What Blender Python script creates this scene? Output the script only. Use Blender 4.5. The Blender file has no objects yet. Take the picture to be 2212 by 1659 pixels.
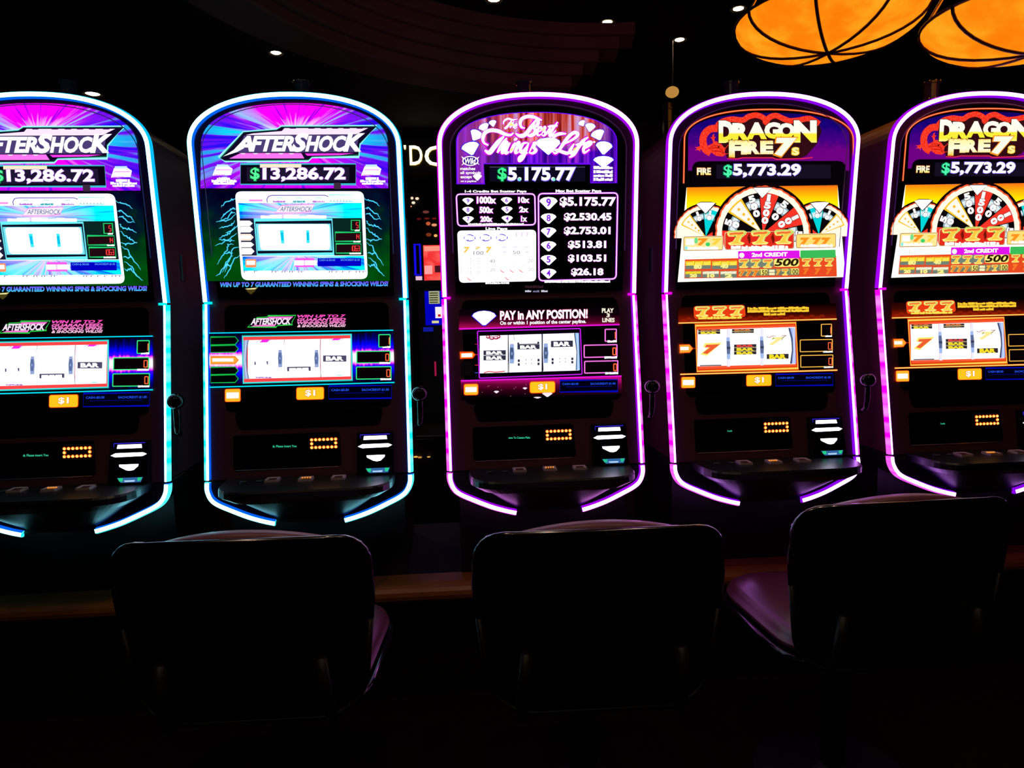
import bpy, math, random
from mathutils import Vector, Matrix
random.seed(7)
S = bpy.context.scene
COL = S.collection
# ------------------------------------------------------------------ camera
W, H, F = 2212.0, 1659.0, 1500.0
CAMZ = 1.4
PITCH, ROLL = math.radians(6.003), math.radians(1.298)
cam = bpy.data.cameras.new('camera')
cam.sensor_width = 36.0
cam.lens = F / W * 36.0
cam.clip_start = 0.01
camo = bpy.data.objects.new('camera', cam)
COL.objects.link(camo)
fw = Vector((0, math.cos(PITCH), -math.sin(PITCH)))
rt0 = Vector((1, 0, 0)); up0 = rt0.cross(fw)
RT = math.cos(ROLL) * rt0 - math.sin(ROLL) * up0
UP = math.sin(ROLL) * rt0 + math.cos(ROLL) * up0
camo.matrix_world = Matrix(((RT.x, UP.x, -fw.x, 0), (RT.y, UP.y, -fw.y, 0), (RT.z, UP.z, -fw.z, CAMZ), (0, 0, 0, 1)))
S.camera = camo
CAM = Vector((0, 0, CAMZ))
# ------------------------------------------------------------------ world, exposure
wd = bpy.data.worlds.new('world'); S.world = wd; wd.use_nodes = True
wd.node_tree.nodes['Background'].inputs[0].default_value = (0.5, 0.3, 0.25, 1)
wd.node_tree.nodes['Background'].inputs[1].default_value = 0.0015
S.view_settings.view_transform = 'Standard'
S.view_settings.look = 'None'
S.view_settings.exposure = 0.0
S.view_settings.gamma = 1.0
S.view_settings.use_curve_mapping = False
DOWNLIGHT_POWER = 9.0
RING_GAIN = 1.3


# ------------------------------------------------------------------ helpers
def lin(c):
    return tuple((x / 12.92 if x <= 0.04045 else ((x + 0.055) / 1.055) ** 2.4) for x in c)


_mats = {}


def E(r, g, b, s=1.0, sample=False):
    """emissive print / lamp colour given as sRGB 0-255"""
    k = ('E', r, g, b, s, sample)
    if k in _mats: return _mats[k]
    m = bpy.data.materials.new('light_%d_%d_%d' % (r, g, b)); m.use_nodes = True
    nt = m.node_tree; nt.nodes.clear()
    o = nt.nodes.new('ShaderNodeOutputMaterial'); e = nt.nodes.new('ShaderNodeEmission')
    l = lin((r / 255, g / 255, b / 255))
    e.inputs[0].default_value = (*l, 1); e.inputs[1].default_value = s
    nt.links.new(e.outputs[0], o.inputs[0])
    m.cycles.emission_sampling = 'FRONT' if sample else 'NONE'
    _mats[k] = m
    return m


def EL(name, rgb, sample=True):
    """emission given as linear radiance (may exceed 1)"""
    k = ('EL', name)
    if k in _mats: return _mats[k]
    m = bpy.data.materials.new(name); m.use_nodes = True
    nt = m.node_tree; nt.nodes.clear()
    o = nt.nodes.new('ShaderNodeOutputMaterial'); e = nt.nodes.new('ShaderNodeEmission')
    mx = max(rgb)
    e.inputs[0].default_value = (rgb[0] / mx, rgb[1] / mx, rgb[2] / mx, 1); e.inputs[1].default_value = mx
    nt.links.new(e.outputs[0], o.inputs[0])
    m.cycles.emission_sampling = 'FRONT_BACK' if sample else 'NONE'
    _mats[k] = m
    return m


def P(name, rgb, rough=0.5, metal=0.0, noise=0.0, scale=40.0, spec=0.5, coat=0.0):
    if name in _mats: return _mats[name]
    m = bpy.data.materials.new(name); m.use_nodes = True
    nt = m.node_tree; b = nt.nodes['Principled BSDF']
    b.inputs['Base Color'].default_value = (*rgb, 1)
    b.inputs['Roughness'].default_value = rough
    b.inputs['Metallic'].default_value = metal
    b.inputs['Specular IOR Level'].default_value = spec
    b.inputs['Coat Weight'].default_value = coat
    if noise:
        tc = nt.nodes.new('ShaderNodeTexCoord'); n = nt.nodes.new('ShaderNodeTexNoise')
        n.inputs['Scale'].default_value = scale; n.inputs['Detail'].default_value = 4
        mx = nt.nodes.new('ShaderNodeMix'); mx.data_type = 'RGBA'
        mx.inputs[6].default_value = (*[c * (1 - noise) for c in rgb], 1)
        mx.inputs[7].default_value = (*[min(1, c * (1 + noise)) for c in rgb], 1)
        nt.links.new(tc.outputs['Object'], n.inputs['Vector'])
        nt.links.new(n.outputs['Fac'], mx.inputs[0]); nt.links.new(mx.outputs[2], b.inputs['Base Color'])
    _mats[name] = m
    return m


class NT:
    """small node helper for screen artwork that gives off light"""
    def __init__(s, name):
        s.m = bpy.data.materials.new(name); s.m.use_nodes = True
        s.t = s.m.node_tree; s.t.nodes.clear()
        s.out = s.t.nodes.new('ShaderNodeOutputMaterial'); s.em = s.t.nodes.new('ShaderNodeEmission')
        s.t.links.new(s.em.outputs[0], s.out.inputs[0])
        uv = s.t.nodes.new('ShaderNodeUVMap'); sp = s.t.nodes.new('ShaderNodeSeparateXYZ')
        s.t.links.new(uv.outputs[0], sp.inputs[0]); s.x, s.y = sp.outputs[0], sp.outputs[1]
        s.m.cycles.emission_sampling = 'FRONT'

    def f(s, op, a, b=None, c=None, clamp=False):
        n = s.t.nodes.new('ShaderNodeMath'); n.operation = op; n.use_clamp = clamp
        for i, v in enumerate((a, b, c)):
            if v is None: continue
            if isinstance(v, (int, float)): n.inputs[i].default_value = v
            else: s.t.links.new(v, n.inputs[i])
        return n.outputs[0]

    def vec(s, a, b, c=0.0):
        n = s.t.nodes.new('ShaderNodeCombineXYZ')
        for i, v in enumerate((a, b, c)):
            if isinstance(v, (int, float)): n.inputs[i].default_value = v
            else: s.t.links.new(v, n.inputs[i])
        return n.outputs[0]

    def noise(s, v, scale=1.0, detail=2.0):
        n = s.t.nodes.new('ShaderNodeTexNoise'); n.inputs['Scale'].default_value = scale
        n.inputs['Detail'].default_value = detail; s.t.links.new(v, n.inputs['Vector'])
        return n.outputs['Fac']

    def ramp(s, v, stops, interp='LINEAR'):
        n = s.t.nodes.new('ShaderNodeValToRGB'); cr = n.color_ramp; cr.interpolation = interp
        while len(cr.elements) < len(stops): cr.elements.new(0.5)
        for e, (p, c) in zip(cr.elements, stops):
            e.position = p; e.color = (*lin([k / 255 for k in c]), 1)
        s.t.links.new(v, n.inputs[0])
        return n.outputs[0]

    def mix(s, fac, a, b):
        n = s.t.nodes.new('ShaderNodeMix'); n.data_type = 'RGBA'; n.clamp_factor = True
        for i, v in ((0, fac), (6, a), (7, b)):
            if isinstance(v, (int, float)): n.inputs[i].default_value = v
            elif isinstance(v, tuple): n.inputs[i].default_value = (*lin([k / 255 for k in v]), 1)
            else: s.t.links.new(v, n.inputs[i])
        return n.outputs[2]

    def done(s, col, strength=1.0):
        s.t.links.new(col, s.em.inputs[0]); s.em.inputs[1].default_value = strength
        return s.m


def link(o, parent=None):
    COL.objects.link(o)
    if parent is not None: o.parent = parent
    return o


def mesh(name, v, f, mats, parent=None, fm=None, smooth=False, loc=None):
    me = bpy.data.meshes.new(name)
    me.from_pydata([tuple(p) for p in v], [], [tuple(q) for q in f])
    if not isinstance(mats, (list, tuple)): mats = [mats]
    for m in mats: me.materials.append(m)
    if fm:
        for p, i in zip(me.polygons, fm): p.material_index = i
    if smooth:
        for p in me.polygons: p.use_smooth = True
    me.update()
    o = bpy.data.objects.new(name, me)
    if loc: o.location = loc
    return link(o, parent)


def empty(name, loc, rz=0.0, label=None, cat=None, group=None):
    o = bpy.data.objects.new(name, None); o.empty_display_size = 0.1
    o.location = loc; o.rotation_euler = (0, 0, rz)
    if label: o['label'] = label
    if cat: o['category'] = cat
    if group: o['group'] = group
    return link(o)


def tag(o, label, cat, group=None):
    o['label'] = label; o['category'] = cat
    if group: o['group'] = group
    return o


def struct(o, label=None):
    o['kind'] = 'structure'
    if label: o['label'] = label
    return o


def box_vf(x0, x1, y0, y1, z0, z1, b=0.0):
    """box with the four front (y0) edges chamfered by b"""
    if b <= 0:
        v = [(x, y, z) for y in (y0, y1) for x, z in ((x0, z0), (x1, z0), (x1, z1), (x0, z1))]
        f = [(0, 1, 2, 3), (7, 6, 5, 4), (1, 0, 4, 5), (2, 1, 5, 6), (3, 2, 6, 7), (0, 3, 7, 4)]
        return v, f
    v = [(x0 + b, y0, z0 + b), (x1 - b, y0, z0 + b), (x1 - b, y0, z1 - b), (x0 + b, y0, z1 - b)]
    v += [(x0, y0 + b, z0), (x1, y0 + b, z0), (x1, y0 + b, z1), (x0, y0 + b, z1)]
    v += [(x0, y1, z0), (x1, y1, z0), (x1, y1, z1), (x0, y1, z1)]
    f = [(0, 1, 2, 3)]
    for r in (0, 4):
        for i in range(4):
            j = (i + 1) % 4
            f.append((r + j, r + i, r + 4 + i, r + 4 + j))
    f.append((11, 10, 9, 8))
    return v, f


def add(v, f, nv, nf):
    k = len(v); v += nv; f += [tuple(i + k for i in q) for q in nf]


def tube_vf(path, r, n=8, closed=False, r2=None):
    path = [Vector(p) for p in path]; v, f = [], []
    m = len(path); ref = None
    for i, p in enumerate(path):
        a = path[(i - 1) % m] if closed or i > 0 else p
        c = path[(i + 1) % m] if closed or i < m - 1 else p
        d = (c - a).normalized()
        if ref is None:
            ref = Vector((0, 0, 1)) if abs(d.z) < 0.9 else Vector((1, 0, 0))
        u = (ref - d * ref.dot(d)).normalized(); ref = u; w = d.cross(u)
        rr = r if r2 is None else r + (r2 - r) * i / (m - 1)
        for k in range(n):
            t = 2 * math.pi * k / n
            v.append(p + (u * math.cos(t) + w * math.sin(t)) * rr)
    for i in range(m if closed else m - 1):
        j = (i + 1) % m
        for k in range(n):
            l = (k + 1) % n
            f.append((i * n + k, i * n + l, j * n + l, j * n + k))
    if not closed:
        f.append(tuple(range(n - 1, -1, -1))); f.append(tuple((m - 1) * n + k for k in range(n)))
    return v, f


def lathe_vf(prof, n=32, cx=0, cy=0):
    """prof: list of (r,z) revolved about the vertical axis at cx,cy"""
    v, f = [], []
    for r, z in prof:
        for k in range(n):
            t = 2 * math.pi * k / n
            v.append((cx + r * math.cos(t), cy + r * math.sin(t), z))
    for i in range(len(prof) - 1):
        for k in range(n):
            l = (k + 1) % n
            f.append((i * n + k, i * n + l, (i + 1) * n + l, (i + 1) * n + k))
    return v, f


def spline(pts, n=8):
    out = []; m = len(pts)
    for i in range(m - 1):
        p0, p1, p2, p3 = pts[max(i - 1, 0)], pts[i], pts[i + 1], pts[min(i + 2, m - 1)]
        for k in range(n):
            t = k / n
            out.append(tuple(0.5 * (2 * b + (c - a) * t + (2 * a - 5 * b + 4 * c - d) * t * t + (3 * b - a - 3 * c + d) * t ** 3)
                             for a, b, c, d in zip(p0, p1, p2, p3)))
    out.append(tuple(pts[-1]))
    return out


def ray(px, py):
    return (fw + RT * ((px - W / 2) / F) - UP * ((py - H / 2) / F)).normalized()


def at_z(px, py, z):
    d = ray(px, py); return CAM + d * ((z - CAMZ) / d.z)


def at_y(px, py, y):
    d = ray(px, py); return CAM + d * (y / d.y)


# ------------------------------------------------------------------ common materials
BLACK_GLASS = P('black_glass', (0.002, 0.002, 0.003), 0.12, spec=0.3)
CAB_METAL = P('bronze_paint', (0.16, 0.055, 0.075), 0.42, metal=0.2, noise=0.12, scale=60)
CAB_DARK = P('dark_plastic', (0.012, 0.011, 0.013), 0.4)
CHROME = P('chrome', (0.75, 0.74, 0.78), 0.12, metal=1.0)
GLOSS_BLACK = P('gloss_black', (0.004, 0.004, 0.005), 0.1, spec=0.6)
DECK = P('deck_black', (0.010, 0.010, 0.012), 0.32)
WOOD = P('varnished_wood', (0.40, 0.13, 0.03), 0.33, noise=0.3, scale=14)
VINYL = P('vinyl', (0.12, 0.026, 0.045), 0.30, noise=0.08, scale=120, spec=0.8)
CARPET = P('carpet', (0.015, 0.005, 0.004), 0.95, noise=0.6, scale=18, spec=0.1)
SOFFIT = P('soffit_paint', (0.30, 0.13, 0.10), 0.8, noise=0.06, scale=20)
CEIL = P('ceiling_paint', (0.015, 0.010, 0.009), 0.9)
WALL = P('wall_panel', (0.12, 0.045, 0.038), 0.7, noise=0.1, scale=8)
SMOKE = P('smoky_acrylic', (0.03, 0.02, 0.03), 0.08, spec=0.6)
WHITE = E(255, 255, 255, 1.15)
BLACK = E(0, 0, 0)

# ------------------------------------------------------------------ the room
def plane(name, x0, x1, y0, y1, z, m, flip=False):
    v = [(x0, y0, z), (x1, y0, z), (x1, y1, z), (x0, y1, z)]
    return struct(mesh(name, v, [(3, 2, 1, 0) if flip else (0, 1, 2, 3)], m))


plane('floor', -6, 6, -3, 9, 0, CARPET)
plane('ceiling', -6, 6, -3, 9, 3.45, CEIL, True)


def wall(name, x0, x1, y0, y1):
    v, f = box_vf(x0, x1, y0, y1, 0, 3.45)
    return struct(mesh(name, v, f, WALL))


wb = wall('wall_back', -6, 6, 8.0, 8.15)
# wood battens and a rail on the far wall
for i, px in enumerate((1385, 1438, 1493, 1600)):
    p = at_y(px, 240, 7.97)
    v, f = box_vf(p.x - .035, p.x + .035, 7.93, 8.0, 0.0, 3.45)
    mesh('batten', v, f, WALL, wb)
for zz in (3.15, 3.05):
    v, f = box_vf(-2, 6, 7.93, 8.0, zz - .02, zz + .02)
    mesh('rail', v, f, WALL, wb)

# the round ceiling recess: stepped curved bands around it
CX, CY = 0.62, 2.6
R0, Z0 = 1.78, 2.74
ends = [97, 95, 92, 88, 85]
for i in range(5):
    r = R0 - 0.035 * i; z0 = Z0 + 0.064 * i; z1 = z0 + 0.064
    a0, a1 = math.radians(ends[i]), math.radians(215)
    n = 48; v, f = [], []
    for k in range(n + 1):
        t = a0 + (a1 - a0) * k / n
        for rr, zz in ((r + .25, z0), (r + .012, z0), (r, z0 + .012), (r, z1 - .004), (r + .25, z1 - .004)):
            v.append((CX + rr * math.cos(t), CY + rr * math.sin(t), zz))
    for k in range(n):
        for j in range(5):
            l = (j + 1) % 5
            f.append((k * 5 + j, k * 5 + l, k * 5 + 5 + l, k * 5 + 5 + j))
    f.append((0, 1, 2, 3, 4)); f.append(tuple(n * 5 + j for j in (4, 3, 2, 1, 0)))
    struct(mesh('trim_%d' % (i + 1), v, f, SOFFIT))
# lower ceiling outside the recess
v, f = [], []
n = 40
for k in range(n + 1):
    t = math.radians(97) + math.radians(118) * k / n
    for rr in (R0 + .02, 5.5):
        v.append((CX + rr * math.cos(t), CY + rr * math.sin(t), Z0 + .002))
        v.append((CX + rr * math.cos(t), CY + rr * math.sin(t), Z0 + .08))
for k in range(n):
    a, b = k * 4, k * 4 + 4
    f += [(a, a + 2, b + 2, b), (a + 1, b + 1, b + 3, a + 3), (a, b, b + 1, a + 1), (a + 2, a + 3, b + 3, b + 2)]
struct(mesh('ceiling_lower', v, f, CEIL))

# ------------------------------------------------------------------ slot machines: frame and artwork
MACH = {'L': (-0.6885, 2.3706, 4.92), 'C': (0.1048, 2.4302, 5.11), 'R': (0.8741, 2.4817, 5.03)}
KU, KL, KB = 0.0953, 0.168, 0.248
ZM, ZB = 1.449, 0.86


def surf(z):
    if z >= ZM: return -(z - ZM) * KU
    if z >= ZB: return -(ZM - z) * KL
    return -(ZM - ZB) * KL - (ZB - z) * KB


class Mach:
    def __init__(s, key):
        x, y, a = MACH[key]; s.a = math.radians(a); s.o = Vector((x, y, 0)); s.key = key
        s.inv = Matrix.Rotation(-s.a, 3, 'Z'); s.root = None

    def un(s, px, py, plane, off=0.0):
        """photo pixel -> point of this machine's own front panel (local coordinates)"""
        d = s.inv @ ray(px, py); o = s.inv @ (CAM - s.o)
        if plane == 'U':      # y = off-(z-ZM)*KU
            t = (off - (o.z - ZM) * KU - o.y) / (d.y + d.z * KU)
        elif plane == 'L':    # y = off-(ZM-z)*KL
            t = (off - (ZM - o.z) * KL - o.y) / (d.y - d.z * KL)
        elif plane == 'D':    # deck, z = off
            t = (off - o.z) / d.z
        else:                 # vertical, y = off
            t = (off - o.y) / d.y
        return o + d * t


_fonts = {}


def glyphs(s, bold=0.0, shear=0.0, spacing=1.0):
    k = (s, bold, shear, spacing)
    if k in _fonts: return _fonts[k]
    c = bpy.data.curves.new('lettering', 'FONT'); c.body = s; c.offset = bold; c.shear = shear
    c.space_character = spacing; c.resolution_u = 3; c.dimensions = '2D'; c.fill_mode = 'BOTH'
    o = bpy.data.objects.new('lettering', c)
    COL.objects.link(o)
    dg = bpy.context.evaluated_depsgraph_get(); dg.update()
    me = bpy.data.meshes.new_from_object(o.evaluated_get(dg))
    v = [(p.co.x, p.co.y) for p in me.vertices]; f = [tuple(p.vertices) for p in me.polygons]
    bpy.data.objects.remove(o); bpy.data.curves.remove(c); bpy.data.meshes.remove(me)
    x0, x1 = min(p[0] for p in v), max(p[0] for p in v); y0, y1 = min(p[1] for p in v), max(p[1] for p in v)
    v = [((x - x0) / (x1 - x0), (y - y0) / (y1 - y0)) for x, y in v]
    _fonts[k] = (v, f)
    return v, f


SEG = {'0': 'abcdef', '1': 'bc', '2': 'abged', '3': 'abgcd', '4': 'fgbc', '5': 'afgcd', '6': 'afgedc', '7': 'abc', '8': 'abcdefg', '9': 'abfgcd'}


class Art:
    """flat print and lit shapes on one panel; coordinates in a zoomed view (ox,oy,k) of the panel"""
    def __init__(s, m, plane, ox=0, oy=0, k=1.0, base=0.0):
        s.m, s.pl, s.base = m, plane, base; s.view(ox, oy, k); s.clear()

    def view(s, ox, oy, k): s.ox, s.oy, s.k = ox, oy, k

    def clear(s): s.v, s.f, s.fm, s.mats, s.L = [], [], [], [], []

    def _mi(s, m):
        if m not in s.mats: s.mats.append(m)
        return s.mats.index(m)

    def put(s, v, f, m, layer):
        k = len(s.v); s.v += [(s.ox + x / s.k, s.oy + y / s.k) for x, y in v]; s.L += [layer] * len(v)
        for q in f: s.f.append(tuple(i + k for i in q)); s.fm.append(s._mi(m))

    def poly(s, p, m, l=1): s.put(p, [tuple(range(len(p)))], m, l)

    def rect(s, x0, y0, x1, y1, m, l=1, sl=0.0):
        d = sl * (x1 - x0)
        s.poly([(x0, y0), (x1, y0 - d), (x1, y1 - d), (x0, y1)], m, l)

    def rquad(s, q, r, n=5):
        """rounded quad outline, corners TL,TR,BR,BL"""
        out = []
        for i in range(4):
            p, a, b = Vector(q[i]), Vector(q[i - 1]), Vector(q[(i + 1) % 4])
            da, db = (a - p).normalized() * r, (b - p).normalized() * r
            for k in range(n + 1):
                t = k / n
                w = (p + da) * (1 - t) ** 2 + p * 2 * t * (1 - t) + (p + db) * t * t
                out.append((w.x, w.y))
        return out

    def rrect(s, x0, y0, x1, y1, r, m, l=1, sl=0.0):
        d = sl * (x1 - x0); s.poly(s.rquad([(x0, y0), (x1, y0 - d), (x1, y1 - d), (x0, y1)], r), m, l)

    def stroke(s, p, w, m, l=1, closed=False, taper=False):
        n = len(p); v = []
        for i in range(n):
            a = Vector(p[(i - 1) % n] if closed or i else p[i]); c = Vector(p[(i + 1) % n] if closed or i < n - 1 else p[i])
            b = Vector(p[i]); d = (c - a)
            d = d.normalized() if d.length > 1e-6 else Vector((1, 0))
            nn = Vector((-d.y, d.x))
            if closed or 0 < i < n - 1:
                e = (b - a).normalized(); cs = abs(nn.dot(Vector((-e.y, e.x)))); sc = 1 / max(cs, 0.5)
            else: sc = 1
            ww = w / 2 * sc
            if taper:
                t = i / (n - 1); ww *= min(1, 0.35 + 2.2 * min(t, 1 - t) + 0.0)
            v += [tuple(b + nn * ww), tuple(b - nn * ww)]
        f = [(2 * i, 2 * i + 1, (2 * i + 3) % (2 * n), (2 * i + 2) % (2 * n)) for i in range(n if closed else n - 1)]
        s.put(v, f, m, l)

    def frame(s, x0, y0, x1, y1, w, m, l=1, sl=0.0, r=0):
        d = sl * (x1 - x0); q = [(x0, y0), (x1, y0 - d), (x1, y1 - d), (x0, y1)]
        s.stroke(s.rquad(q, r) if r else q, w, m, l, True)

    def ell(s, cx, cy, rx, ry, m, l=1, n=28, a0=0, a1=360):
        p = [(cx + rx * math.cos(math.radians(a0 + (a1 - a0) * k / n)), cy + ry * math.sin(math.radians(a0 + (a1 - a0) * k / n)))
             for k in range(n if a1 - a0 == 360 else n + 1)]
        s.poly(p, m, l)

    def text(s, t, x0, y0, x1, y1, m, l=2, bold=0.0, shear=0.0, sl=0.0, spacing=1.0, rot=0.0, grow=0.0):
        v, f = glyphs(t, bold, shear, spacing); out = []
        x0 -= grow; x1 += grow; y0 -= grow; y1 += grow
        cx, cy = (x0 + x1) / 2, (y0 + y1) / 2; c, sn = math.cos(rot), math.sin(rot)
        for a, b in v:
            x = x0 + (x1 - x0) * a; y = y1 + (y0 - y1) * b - sl * (x1 - x0) * a
            if rot: x, y = cx + (x - cx) * c - (y - cy) * sn, cy + (x - cx) * sn + (y - cy) * c
            out.append((x, y))
        s.put(out, f, m, l)

    def seg(s, t, x1, y0, y1, cw, m, l=3, w=7, sl=0.0):
        """seven segment digits, right aligned at x1"""
        n = len(t)
        for i, ch in enumerate(t):
            a = x1 - (n - i) * cw * 1.25; b = a + cw; ym = (y0 + y1) / 2; d = -sl * (a - x1) * 0
            E_ = {'a': ((a, y0), (b, y0)), 'b': ((b, y0), (b, ym)), 'c': ((b, ym), (b, y1)), 'd': ((a, y1), (b, y1)),
                  'e': ((a, ym), (a, y1)), 'f': ((a, y0), (a, ym)), 'g': ((a, ym), (b, ym))}
            for q in SEG[ch]: s.stroke(list(E_[q]), w, m, l)

    def scrib(s, x0, y0, x1, y1, m, l=2, sl=0.0, cell=None):
        """an illegible overexposed line of print: ragged run of blocks"""
        h = y1 - y0; cell = cell or h * 0.55; x = x0
        while x < x1:
            w = min(cell * random.uniform(.8, 1.6), x1 - x)
            t = y0 + random.choice((0, 0, .15, .3)) * h; b = y1 - random.choice((0, 0, .06)) * h
            s.rect(x, t - sl * (x - x0), x + w, b - sl * (x - x0), m, l, sl); x += w * random.choice((1, 1, 1, 1.25))

    def script(s, strokes, w, m, l, grow=0):
        for st in strokes:
            ww = w
            if isinstance(st[0], (int, float)): ww = st[0]; st = st[1:]
            s.stroke(spline(list(st), 7), ww * 1.2 + grow, m, l, taper=(grow == 0))

    def build(s, name, parent, label=None, bulge=None):
        if not s.v: return None
        vv = []
        for (x, y), l in zip(s.v, s.L):
            q = s.m.un(x, y, s.pl, s.base if s.pl != 'D' else s.base + 0.0006 * l)
            if s.pl != 'D': q.y -= 0.0006 * l
            if bulge: q.y += bulge(q)
            vv.append(q)
        o = mesh(name, vv, s.f, s.mats, parent, s.fm)
        uv = o.data.uv_layers.new(name='UVMap'); lp = o.data.loops
        for i in range(len(lp)):
            x, y = s.v[lp[i].vertex_index]; uv.data[i].uv = (x / 100.0, y / 100.0)
        if label: o['label'] = label
        s.clear()
        return o


def extrude_panel(name, pts, depth, m, parent, fm=None, back=None):
    """panel with its own thickness: front outline pts (local) pushed back by depth"""
    n = len(pts); v = [Vector(p) for p in pts] + [Vector(p) + Vector((0, depth, 0)) for p in pts]
    f = [tuple(range(n)), tuple(range(2 * n - 1, n - 1, -1))] + [((i + 1) % n, i, i + n, (i + 1) % n + n) for i in range(n)]
    return mesh(name, v, f, m, parent)


def sup_arch(a, z0, b, n=24, p=2.2):
    """points left -> right over an arch: half width a, spring height z0, rise b"""
    out = []
    for k in range(n + 1):
        t = math.pi - math.pi * k / n
        c, s_ = math.cos(t), math.sin(t)
        out.append((a * math.copysign(abs(c) ** (2 / p), c), z0 + b * abs(s_) ** (2 / p)))
    return out


RING_COL = {
    'L': dict(core=(1.6, 5.5, 6.5), flu=(0.0, 0.55, 1.0), fll=(0.0, 0.95, 1.0), fl2=(.25, 1.3, 1.3), fli=(0.0, 0.12, 0.9)),
    'C': dict(core=(6.0, 1.7, 6.5), flu=(0.75, 0.0, 0.85), fll=(1.2, 0.0, 1.2), fl2=(1.6, .30, 1.6), fli=(0.35, 0.0, 0.85)),
    'R': dict(core=(4.2, 1.5, 6.5), flu=(0.38, 0.0, 0.95), fll=(1.2, 0.0, 1.2), fl2=(1.6, .30, 1.6), fli=(0.25, 0.0, 0.85)),
}


def led_side(name, a, b):
    """frosted side of a light strip with the single diodes showing through"""
    if name in _mats: return _mats[name]
    n = NT(name); tc = n.t.nodes.new('ShaderNodeTexCoord'); sp = n.t.nodes.new('ShaderNodeSeparateXYZ'); n.t.links.new(tc.outputs['Object'], sp.inputs[0])
    f = n.noise(n.vec(0.0, 0.0, n.f('MULTIPLY', sp.outputs[2], 26.0)), 1.0, 2.0)
    f = n.f('MULTIPLY', n.f('SUBTRACT', f, .42), 5.0, clamp=True)
    mx = n.t.nodes.new('ShaderNodeMix'); mx.data_type = 'RGBA'; mx.inputs[6].default_value = (*a, 1); mx.inputs[7].default_value = (*b, 1); n.t.links.new(f, mx.inputs[0])
    _mats[name] = n.done(mx.outputs[2], 1.0); _mats[name].cycles.emission_sampling = 'FRONT_BACK'
    return _mats[name]


def ring_strip(name, path, prof, mats, parent):
    """sweep the light strip's section along path; prof = [(outward, toward viewer)], material per prof segment"""
    n = len(path); np_ = len(prof); v, f, fm = [], [], []
    for i, p in enumerate(path):
        a, c = Vector(path[max(i - 1, 0)]), Vector(path[min(i + 1, n - 1)])
        d = c - a; d.y = 0; d.normalize()
        out = Vector((-d.z, 0, d.x))      # left of travel in the x-z plane
        for u, w in prof: v.append(Vector(p) + out * u + Vector((0, -w, 0)))
    for i in range(n - 1):
        for j in range(np_ - 1):
            f.append((i * np_ + j, i * np_ + j + 1, (i + 1) * np_ + j + 1, (i + 1) * np_ + j)); fm.append(j)
    f.append(tuple(range(np_))); fm.append(min(1, np_ - 2))
    f.append(tuple(range(n * np_ - 1, (n - 1) * np_ - 1, -1))); fm.append(min(1, np_ - 2))
    return mesh(name, v, f, mats, parent, fm)


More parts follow.
